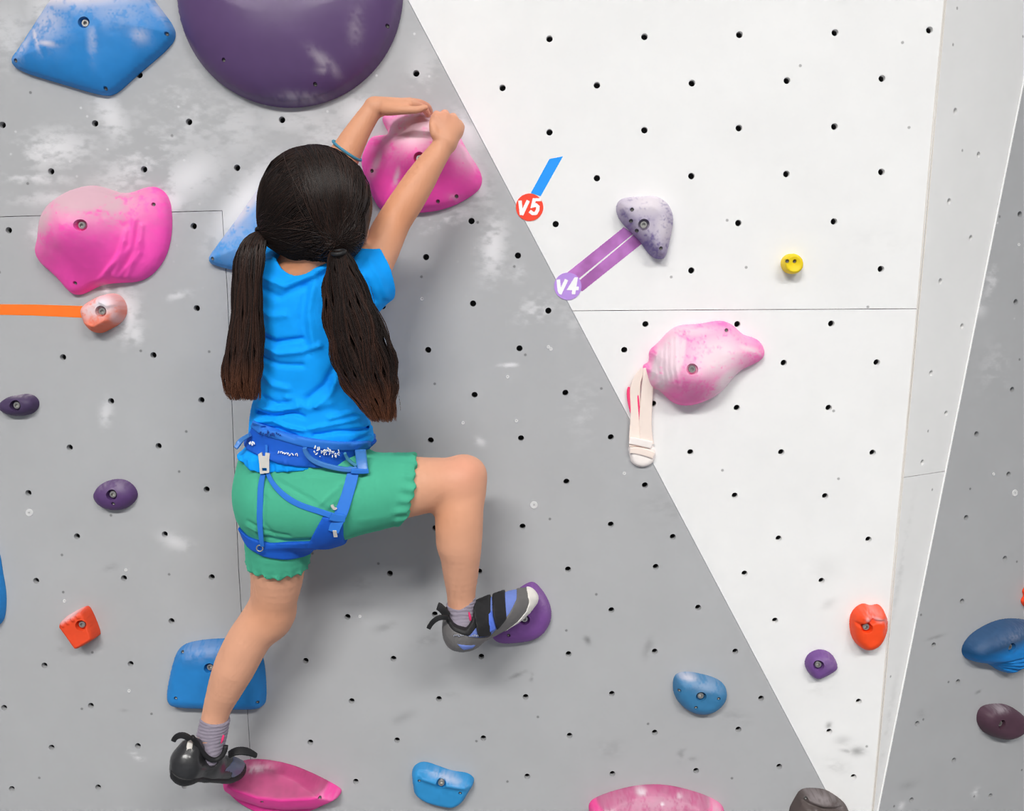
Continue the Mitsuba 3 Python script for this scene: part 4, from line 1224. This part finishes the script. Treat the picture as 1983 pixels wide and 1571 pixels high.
surf = np.vstack([np.asarray(scene_mesh, float) for scene_mesh in (meshkit.WRITTEN[scene[k]['filename']][0] for k in scene if k.startswith(girl + '__s') or k.startswith(har))])
surf_px = pix(surf)


def drape(x, y, lift=.002):
    """The nearest worn surface under that pixel, lifted a little off it."""
    m = np.hypot(surf_px[:, 0] - x, surf_px[:, 1] - y) < 6
    if not m.any():
        return P(x, y, .3)
    t = surf[m][:, 1].min()
    r = ray(x, y)
    return ORIGIN + r * (t - lift)


def web(key, pts, half, mat, thick=.0016, lift=.002, steps=5):
    path = [drape(x, y, lift) for x, y in pts]
    q = np.array(path)
    for _ in range(2):
        q[1:-1, 1] = .25 * q[:-2, 1] + .5 * q[1:-1, 1] + .25 * q[2:, 1]
    put(key, tube(q, np.array(half, float) / 1060.0, sides=16, flat=(N, thick), steps=steps), mat, smooth=40)


web(har + '__riser_strap', [(510, 918), (505, 945), (503, 975), (502, 1005), (505, 1035), (508, 1058)], [5, 6, 6, 6, 5, 4], 'harness_web')
web(har + '__riser_strap', [(518, 914), (532, 940), (556, 964), (585, 980), (615, 990), (640, 998), (662, 1002)], [4, 5, 6, 6, 6, 6, 5], 'harness_web')
web(har + '__riser_strap', [(686, 905), (680, 930), (672, 960), (662, 990), (652, 1012), (646, 1030)], [11, 12, 12, 13, 12, 11], 'harness_web', lift=.003)
web(har + '__belt_strap', [(516, 862), (515, 880), (513, 900)], [2.5, 2.5, 2.5], 'harness_web', lift=.004)
web(har + '__gear_loop', [(590, 868), (596, 882), (612, 895), (640, 904), (668, 909), (690, 908)], [4, 4.5, 5, 5, 5, 5], 'harness_loop', thick=.004, lift=.006)
web(har + '__gear_loop', [(484, 842), (472, 852), (460, 860), (456, 868)], [4, 5, 5, 4], 'harness_loop', thick=.004, lift=.004)
web(har + '__gear_loop', [(668, 878), (676, 890), (690, 902)], [2.5, 3, 3], 'band_teal', thick=.003, lift=.005)
web(har + '__buckle_strap', [(698, 872), (702, 890), (703, 913)], [11, 11, 11], 'harness_loop', thick=.005, lift=.006)
web(har + '__buckle_strap', [(680, 912), (700, 913), (713, 912)], [5, 5, 5], 'harness_web', thick=.004, lift=.008)
web(har + '__tri_glide', [(640, 1000), (652, 1003), (668, 1004)], [8, 8, 8], 'harness_web', thick=.003, lift=.005)
web(har + '__tri_glide', [(643, 978), (647, 985), (652, 984)], [3, 3, 2], 'buckle_grey', thick=.002, lift=.005)
web(har + '__care_tag', [(648, 1028), (650, 1040)], [4, 4], 'buckle_grey', thick=.001, lift=.006, steps=1)
# rear clip: a frame with two slots
c0 = drape(512, 897, .006)
clip = trimesh.creation.extrude_polygon(Polygon([(-.0075, -.019), (.0075, -.017), (.008, .004), (.0095, .017), (.004, .019), (.003, .012), (-.004, .012), (-.005, .019), (-.0095, .016), (-.008, 0)]).buffer(.0012).difference(sbox(-.0045, -.015, .0045, -.009)), .005)
put(har + '__rear_clip', trimesh.Trimesh(c0 + clip.vertices[:, :1] * U + clip.vertices[:, 1:2] * V + (clip.vertices[:, 2:] - .003) * N, clip.faces, process=False), 'buckle_grey')
c0 = drape(503, 1062, .004)
ring = trimesh.creation.torus(.006, .0014, 16, 8)
put(har + '__loop_ring', trimesh.Trimesh(c0 + ring.vertices[:, :1] * U + ring.vertices[:, 1:2] * V + ring.vertices[:, 2:] * N, ring.faces, process=False), 'steel', smooth=True)


def scribble(key, x0, y0, w, h, n, mat, seed, width=1.3, slope=.16):
    r = np.random.default_rng(seed)
    out = []
    for j in range(n):
        x = x0 + (j + .5) / n * w
        cy_ = y0 + r.uniform(-.5, .5) * max(h - 8, 0)
        a = [(x + r.uniform(-.5, .5) * max(w / n, 4), cy_ + r.uniform(-.5, .5) * min(h, 8) + slope * (x - x0)) for _ in range(3)]
        out.append(tube([drape(px, py, .0035) for px, py in a], width / 1060, sides=6, steps=2))
    put(key, trimesh.util.concatenate(out), mat, smooth=True)


scribble(har + '__print', 538, 876, 38, 7, 11, 'harness_print', 3, 1.0)
scribble(har + '__print', 608, 872, 50, 24, 30, 'harness_print', 5, 1.2)
scribble(har + '__print', 482, 858, 12, 11, 5, 'harness_print', 8, 1.6)
scribble(har + '__print', 500, 836, 44, 15, 12, 'harness_ink', 9, 1.1)

# ------------------------------------------------------------------ socks and shoes
def sock(pts, poly, h, key):
    f = Field(np.min([q for q, r in pts], 0) - .06, np.max([q for q, r in pts], 0) + .06, .0022)
    f.chain(pts, .012)
    f.displace(lambda p: .0010 * np.sin(p[:, 2] * 900 + 6 * meshkit.fbm(p * 60, 2, 1)) + .001 * (meshkit.fbm(p * 90, 2, 3) - .5))
    prism(f, poly, h, spl=False)
    k = put(key, biggest(f.mesh()), 'sock_knit', smooth=True)
    return k


s_l = sock([(P(418, 1385, .16), .0305), (P(409, 1430, .165), .0310), (P(398, 1462, .178), .034)], [(360, 1402), (391, 1396), (440, 1404), (470, 1410), (470, 1530), (330, 1530), (330, 1400)], .18, girl + '__sock')
put(s_l + '__mark', tube([P(433, 1424, .196), P(431, 1432, .198), P(428, 1440, .2)], [.002, .003, .001], sides=8), 'pink_thread', smooth=True)
s_r = sock([(P(893, 1155, .175), .0300), (P(893, 1195, .175), .0315), (P(890, 1215, .182), .033)], [(850, 1168), (868, 1176), (890, 1178), (905, 1170), (925, 1156), (960, 1150), (960, 1260), (840, 1260)], .19, girl + '__sock')
put(s_r + '__mark', tube([P(908, 1186, .2), P(910, 1194, .2), P(911, 1202, .2)], [.0015, .003, .002], sides=8), 'pink_thread', smooth=True)

# raised right shoe
fr = span(850, 1125, 1045, 1265, .0024, .27)
on_r = lambda x: np.interp(x, [880, 1030], [.225, .085])
fr.chain([(P(893, 1224, .192), .0335), (P(934, 1202, .150), .0385), (P(984, 1178, .099), .0345), (P(1020, 1159, .066), .0215)], .02)
fr.cone(P(890, 1232, .20), P(905, 1236, .185), .024, .022, .02)
fr.cone(P(893, 1205, .182), P(893, 1195, .18), .0345, .0345, .015)
fr.displace(lambda p: .0012 * (meshkit.fbm(p * 55, 3, 6) - .5) * 2)
shoe = girl + '__shoe'
upper = fr.copy()
prism(upper, [(862, 1194), (868, 1208), (880, 1217), (905, 1216), (916, 1200), (922, 1175), (926, 1140), (1060, 1090), (1060, 1300), (840, 1300), (840, 1190)], on_r, spl=False, soft=.003)
put(shoe + '__upper', biggest(upper.mesh()), 'shoe_blue', smooth=True)
put(shoe + '__rand', biggest(prism(fr.copy().offset(.0022), [(855, 1198), (864, 1210), (882, 1219), (902, 1222), (930, 1226), (950, 1224), (966, 1205), (986, 1182), (1000, 1160), (1002, 1130), (1060, 1100), (1060, 1300), (840, 1300)], on_r, soft=.003, spl=False).mesh()), 'shoe_rubber', smooth=True)
put(shoe + '__sole_inset', biggest(prism(fr.copy().offset(.0036), [(884, 1243), (905, 1240), (923, 1240), (916, 1249), (898, 1254)], on_r, soft=.002, spl=False).mesh()), 'shoe_blue', smooth=True)
put(shoe + '__toe_rim', biggest(prism(fr.copy().offset(.0042), [(1010, 1130), (1045, 1120), (1045, 1180), (990, 1226), (972, 1228), (1000, 1202), (1018, 1180), (1024, 1164), (1020, 1148)], on_r, soft=.003, spl=False).mesh()), 'shoe_white', smooth=True)
put(shoe + '__collar', biggest(prism(fr.copy().offset(.003), [(858, 1190), (864, 1190), (870, 1206), (880, 1214), (904, 1213), (915, 1198), (920, 1170), (929, 1170), (925, 1204), (910, 1222), (878, 1223), (862, 1210)], on_r, soft=.002, spl=False).mesh()), 'shoe_strap', smooth=True)
put(shoe + '__strap', biggest(prism(fr.copy().offset(.006), [(920, 1138), (944, 1138), (949, 1160), (952, 1222), (927, 1223), (917, 1180)], on_r, soft=.003, spl=False).mesh()), 'shoe_strap', smooth=True)
put(shoe + '__strap', biggest(prism(fr.copy().offset(.006), [(950, 1146), (970, 1136), (978, 1160), (981, 1190), (963, 1211), (955, 1184)], on_r, soft=.003, spl=False).mesh()), 'shoe_strap', smooth=True)
put(shoe + '__name_tag', biggest(prism(fr.copy().offset(.0068), [(945, 1182), (953, 1179), (961, 1208), (949, 1214)], on_r, soft=.002, spl=False).mesh()), 'shoe_tag', smooth=True)
put(shoe + '__pull_tab', tube([P(866, 1197, .225), P(850, 1197, .232), P(838, 1205, .23), P(830, 1217, .225)], [.005, .0055, .005, .0045], sides=12, flat=(N, .0022)), 'shoe_strap', smooth=40)
put(shoe + '__pull_tab', tube([P(866, 1192, .21), P(856, 1180, .212), P(848, 1174, .21)], [.008, .008, .008], sides=12, flat=(N, .003)), 'shoe_strap', smooth=40)

surf = np.vstack([meshkit.WRITTEN[scene[q]['filename']][0] for q in (shoe + '__rand', shoe + '__name_tag')]).astype(float)
surf_px = pix(surf)
scribble(shoe + '__print', 879, 1231, 18, 5, 6, 'shoe_lettering', 2, .9, 0)
scribble(shoe + '__print', 909, 1231, 18, 5, 6, 'shoe_lettering', 4, .9, 0)
# left shoe, black, toe on the pink ledge
fl = span(325, 1415, 500, 1520, .0024, .29)
on_l = lambda x: np.interp(x, [365, 460], [.25, .115])
fl.chain([(P(364, 1480, .222), .0325), (P(402, 1486, .175), .027), (P(440, 1490, .115), .0275), (P(455, 1491, .088), .022)], .018)
fl.cone(P(360, 1492, .225), P(366, 1468, .222), .027, .029, .015)
fl.cone(P(372, 1450, .215), P(366, 1470, .22), .022, .03, .015)
fl.cone(P(398, 1468, .180), P(404, 1476, .175), .034, .03, .015)
fl.displace(lambda p: .0012 * (meshkit.fbm(p * 50, 3, 9) - .5) * 2)
shoe = girl + '__shoe_001'
upper = fr = fl.copy()
prism(upper, [(376, 1424), (392, 1450), (402, 1466), (416, 1472), (428, 1466), (440, 1440), (560, 1380), (560, 1570), (300, 1570), (300, 1400), (360, 1400)], on_l, spl=False, soft=.003)
put(shoe + '__upper', biggest(upper.mesh()), 'shoe_black', smooth=True)
put(shoe + '__sole', biggest(prism(fl.copy().offset(.0022), [(330, 1492), (350, 1502), (385, 1496), (420, 1500), (446, 1504), (480, 1498), (500, 1560), (310, 1560)], on_l, soft=.003, spl=False).mesh()), 'shoe_strap', smooth=True)
put(shoe + '__collar', tube([P(372, 1428, .238), P(386, 1448, .222), P(400, 1466, .214), P(416, 1472, .205), P(430, 1464, .2), P(437, 1444, .195)], .0052, sides=10), 'shoe_strap', smooth=True)
put(shoe + '__pull_tab', tube([P(368, 1432, .24), P(356, 1425, .243), P(344, 1426, .24), P(336, 1435, .236)], [.006, .0065, .006, .005], sides=12, flat=(N, .0026)), 'shoe_strap', smooth=40)
put(shoe + '__strap', tube([P(444, 1462, .165), P(460, 1455, .165), P(478, 1456, .16), P(496, 1464, .15)], [.008, .009, .0085, .005], sides=12, flat=(N * .5 + V * .85, .0032)), 'shoe_strap', smooth=40)
put(shoe + '__panel', biggest(prism(fl.copy().offset(.0015), [(444, 1478), (458, 1470), (470, 1482), (464, 1500), (452, 1500), (454, 1488)], on_l, soft=.002, spl=True).mesh()), 'shoe_panel', smooth=True)
put(shoe + '__heel_mark', biggest(prism(fl.copy().offset(.0015), [(354, 1447), (361, 1443), (369, 1450), (372, 1457), (364, 1456), (357, 1459)], on_l, soft=0, spl=False).mesh()), 'buckle_grey', smooth=True)

# ------------------------------------------------------------------ hair
HB = P(613, 396, .300)                      # centre of the hair
HR = np.array([.099, .098, .102])
hairf = Field(HB - .16, HB + .16, .0028)
hairf.ellipsoid(HB, HR, HEAD, 0)
hairf.cone(P(556, 440, .312), P(650, 457, .322), .043, .045, .03)
hairf.cut(HB + F * .045, F * .9 - UP * .35, .01)
hairf.displace(lambda p: .0022 * (meshkit.fbm(np.stack([(p - HB) @ RT * 60, (p - HB) @ F * 20, (p - HB) @ UP * 14], -1), 3, 5) - .5) * 2)
hair = girl + '__hair'
DARK, BROWN, TIP = np.array(lin(30, 23, 21)), np.array(lin(62, 40, 32)), np.array(lin(126, 76, 50))


def strands(paths, radii, colours):
    """Thin three-sided tubes along paths (n, m, 3); radii and colours per point."""
    n, m, _ = paths.shape
    d = np.gradient(paths, axis=1)
    d /= np.maximum(np.linalg.norm(d, axis=2, keepdims=True), 1e-9)
    a = np.cross(d, [0.31, 0.2, 0.93])
    a /= np.maximum(np.linalg.norm(a, axis=2, keepdims=True), 1e-9)
    b = np.cross(d, a)
    v = np.stack([paths + radii[..., None] * (math.cos(t) * a + math.sin(t) * b) for t in (0, 2.094, 4.189)], 2)
    idx = np.arange(n * m * 3).reshape(n, m, 3)
    f = []
    for j in range(3):
        k = (j + 1) % 3
        p, q, r, s = idx[:, :-1, j], idx[:, :-1, k], idx[:, 1:, k], idx[:, 1:, j]
        f += [np.stack([p, q, r], -1).reshape(-1, 3), np.stack([p, r, s], -1).reshape(-1, 3)]
    mesh = trimesh.Trimesh(v.reshape(-1, 3), np.vstack(f), process=False)
    return mesh, np.repeat(colours[:, :, None], 3, 2).reshape(-1, 3)


def on_hair(d, lift):
    """The outermost point of the hair mass in direction d (head axes), lifted by so many metres."""
    from scipy.ndimage import map_coordinates
    d = d / np.linalg.norm(d, axis=-1, keepdims=True)
    w = d @ HEAD.T
    rs = np.linspace(.05, .155, 43)
    q = HB + w[..., None, :] * rs[:, None]
    f = map_coordinates(hairf.f, ((q - hairf.lo) / hairf.res).reshape(-1, 3).T, order=1, mode='nearest').reshape(q.shape[:-1])
    inside = f < 0
    last = np.where(inside.any(-1), len(rs) - 1 - np.argmax(inside[..., ::-1], -1), 0)
    nxt = np.minimum(last + 1, len(rs) - 1)
    fa, fb = np.take_along_axis(f, last[..., None], -1)[..., 0], np.take_along_axis(f, nxt[..., None], -1)[..., 0]
    t = np.clip(fa / np.minimum(fa - fb, -1e-6), 0, 1)
    r = rs[last] + t * (rs[1] - rs[0])
    return HB + w * (r + lift)[..., None]


def on_head(d, r=1.0):
    """The point of the hair's surface in direction d (head axes)."""
    d = d / np.linalg.norm(d, axis=-1, keepdims=True)
    k = 1 / np.sqrt(((d / HR) ** 2).sum(-1, keepdims=True))
    return HB + (d * k * r) @ HEAD.T


def in_head(w):
    return (w - HB) @ HEAD


ROOT_L, ROOT_R = P(507, 452, .320), P(656, 484, .385)
g = np.random.default_rng(11)
n, m = 5200, 18
tt = np.linspace(0, 1, m)[None, :, None]
start = np.stack([g.normal(0, .13, n) - .06, g.uniform(-1.0, .55, n), g.uniform(.3, 1.0, n)], -1)
low = g.random(n) < .30
start[low] = np.stack([g.uniform(-.9, .8, low.sum()), g.uniform(-1, -.6, low.sum()), g.uniform(-.9, .1, low.sum())], -1)
side_l = start[:, 0] < -.08 + .10 * g.normal(0, 1, n)
end = np.where(side_l[:, None], in_head(ROOT_L) / HR, in_head(ROOT_R) / HR)
end = end / np.linalg.norm(end, axis=1, keepdims=True) + g.normal(0, .06, (n, 3))
start /= np.linalg.norm(start, axis=1, keepdims=True)
mid = start + end
mid /= np.linalg.norm(mid, axis=1, keepdims=True)
bow = np.cross(start, end)
mid = mid * 1.2 + bow * g.normal(0, .25, (n, 1)) + np.stack([np.where(side_l, -.25, .25) * g.random(n), 0 * mid[:, 0], 0 * mid[:, 0]], -1)
d = (1 - tt) ** 2 * start[:, None] + 2 * tt * (1 - tt) * mid[:, None] + tt ** 2 * end[:, None]
lift = (.0002 + .0016 * g.random((n, 1)) + .0015 * np.sin(tt[..., 0] * 3.14) * g.random((n, 1)))
paths = on_hair(d * HR, lift)
rad = (.00055 + .0005 * g.random((n, 1))) * (0.5 + np.sin(np.linspace(.3, 2.9, m)))[None]
tone = g.random((n, 1, 1)) ** 2
col = (DARK * .8) * (1 - .45 * tone) + BROWN * .45 * tone + 0 * tt
put(hair + '__cap', biggest(hairf.mesh()), 'hair_brown', smooth=True, colour=lambda v: np.repeat((DARK * .75)[None], len(v), 0))
sm, sc = strands(paths, rad, col)
put(hair + '__cap_strands', sm, 'hair_brown', smooth=True, colour=sc, kind='stuff')


def pigtail(key, spine, widths, n, seed, tips, bow=0.35):
    """spine: (px, py, h); widths in pixels; strands fan out around it and end at their own lengths."""
    from scipy.interpolate import CubicSpline
    g = np.random.default_rng(seed)
    pts, w = np.array([P(*s) for s in spine]), np.array(widths, float) / 1075.0 / 2
    t = np.arange(len(pts))
    cp, cw = CubicSpline(t, pts), CubicSpline(t, w)
    m = 20
    length = np.clip(1 - np.abs(g.normal(0, tips, n)), .5, 1.0)
    s = np.linspace(0, 1, m)[None] * length[:, None] * (len(pts) - 1)
    ang, r = g.random(n) * 2 * math.pi, np.sqrt(g.random(n))
    a0, b0 = r * np.cos(ang), r * np.sin(ang)
    lock = np.round(a0 * 4) / 4
    a = a0[:, None] * .88 + lock[:, None] * .12 + .07 * np.sin(s * 2.2 + 6 * lock[:, None]) + .05 * g.normal(0, 1, (n, 1)) * np.sin(s * 3)
    b = b0[:, None] + .05 * np.sin(s * 1.9 + 5 * b0[:, None])
    paths = cp(s) + (a * cw(s))[..., None] * U + (b * cw(s) * .5)[..., None] * N
    rad = (.0006 + .0006 * g.random((n, 1))) * np.clip((1.02 - np.linspace(0, 1, m))[None] * 5, .25, 1)
    q = (s / (len(pts) - 1))[..., None]
    lr = np.random.default_rng(seed + 50).random((40, 40))
    tone = (.55 * lr[np.round((a0 + 1) * 9).astype(int), np.round((b0 + 1) * 5).astype(int)] + .45 * g.random(n))[:, None, None]
    mixk = np.clip(.12 + .5 * q + 1.7 * (tone - .55), 0, 1.4)
    col = DARK * (1 - mixk) + BROWN * mixk
    tipk = np.clip((q - .72) * 2.6, 0, 1) * (.35 + .65 * tone)
    col = col * (1 - tipk) + TIP * tipk
    sm, sc = strands(paths, rad, col)
    k = put(key, sm, 'hair_brown', smooth=True, colour=sc, label='long dark brown pigtail with lighter ends')
    return pts, w


pl_, wl_ = pigtail(hair + '__pigtail', [(510, 448, .325), (488, 478, .345), (481, 530, .352), (478, 600, .35), (474, 670, .345), (470, 730, .338), (474, 776, .33)], [26, 50, 56, 60, 70, 76, 60], 2600, 21, .10)
pr_, wr_ = pigtail(hair + '__pigtail', [(655, 486, .385), (662, 520, .375), (676, 580, .365), (692, 650, .357), (708, 715, .35), (724, 765, .343), (742, 818, .336)], [30, 58, 92, 118, 116, 92, 48], 4200, 22, .12)
for c, dirn in ((P(508, 451, .326), pl_[1] - pl_[0]), (P(656, 489, .384), pr_[1] - pr_[0])):
    ring = trimesh.creation.torus(.011, .0036, 24, 10)
    z = dirn / np.linalg.norm(dirn)
    x = np.cross(z, N)
    x /= np.linalg.norm(x)
    M = np.eye(4)
    M[:3, 0], M[:3, 1], M[:3, 2], M[:3, 3] = x, np.cross(z, x), z, c
    ring.apply_transform(M)
    put(hair + '__hair_tie', ring, 'shoe_strap', smooth=True)
# stray hairs beside the right pigtail
g = np.random.default_rng(5)
n, m = 26, 22
s = np.linspace(0, 1, m)[None]
x0, x1 = 690 + 14 * g.normal(0, 1, (n, 1)), 752 + 16 * g.normal(0, 1, (n, 1))
y0, y1 = 540 + 30 * g.random((n, 1)), 740 + 60 * g.random((n, 1))
xs = x0 + (x1 - x0) * (1 - (1 - s) ** 1.7) + 5 * np.sin(s * 5 + 6 * g.random((n, 1)))
ys = y0 + (y1 - y0) * s
paths = P(xs, ys, .36 + 0 * xs)
sm, sc = strands(paths, np.full((n, m), .00035), np.repeat(np.repeat((BROWN * .8)[None, None], n, 0), m, 1))
put(hair + '__stray_strands', sm, 'hair_brown', smooth=True, colour=sc, kind='stuff')

# ------------------------------------------------------------------ bracelet on the left forearm
c0 = P(672, 292, .138)
z = P(700, 244, .125) - P(668, 300, .138)
z /= np.linalg.norm(z)
z = z + .35 * N + .15 * U
z /= np.linalg.norm(z)
x = np.cross(z, N)
x /= np.linalg.norm(x)
ring = trimesh.creation.torus(.0315, .0028, 40, 8)
M = np.eye(4)
M[:3, 0], M[:3, 1], M[:3, 2], M[:3, 3] = x, np.cross(z, x), z, c0
ring.apply_transform(M)
put(girl + '__bracelet', ring, 'band_teal', smooth=True)
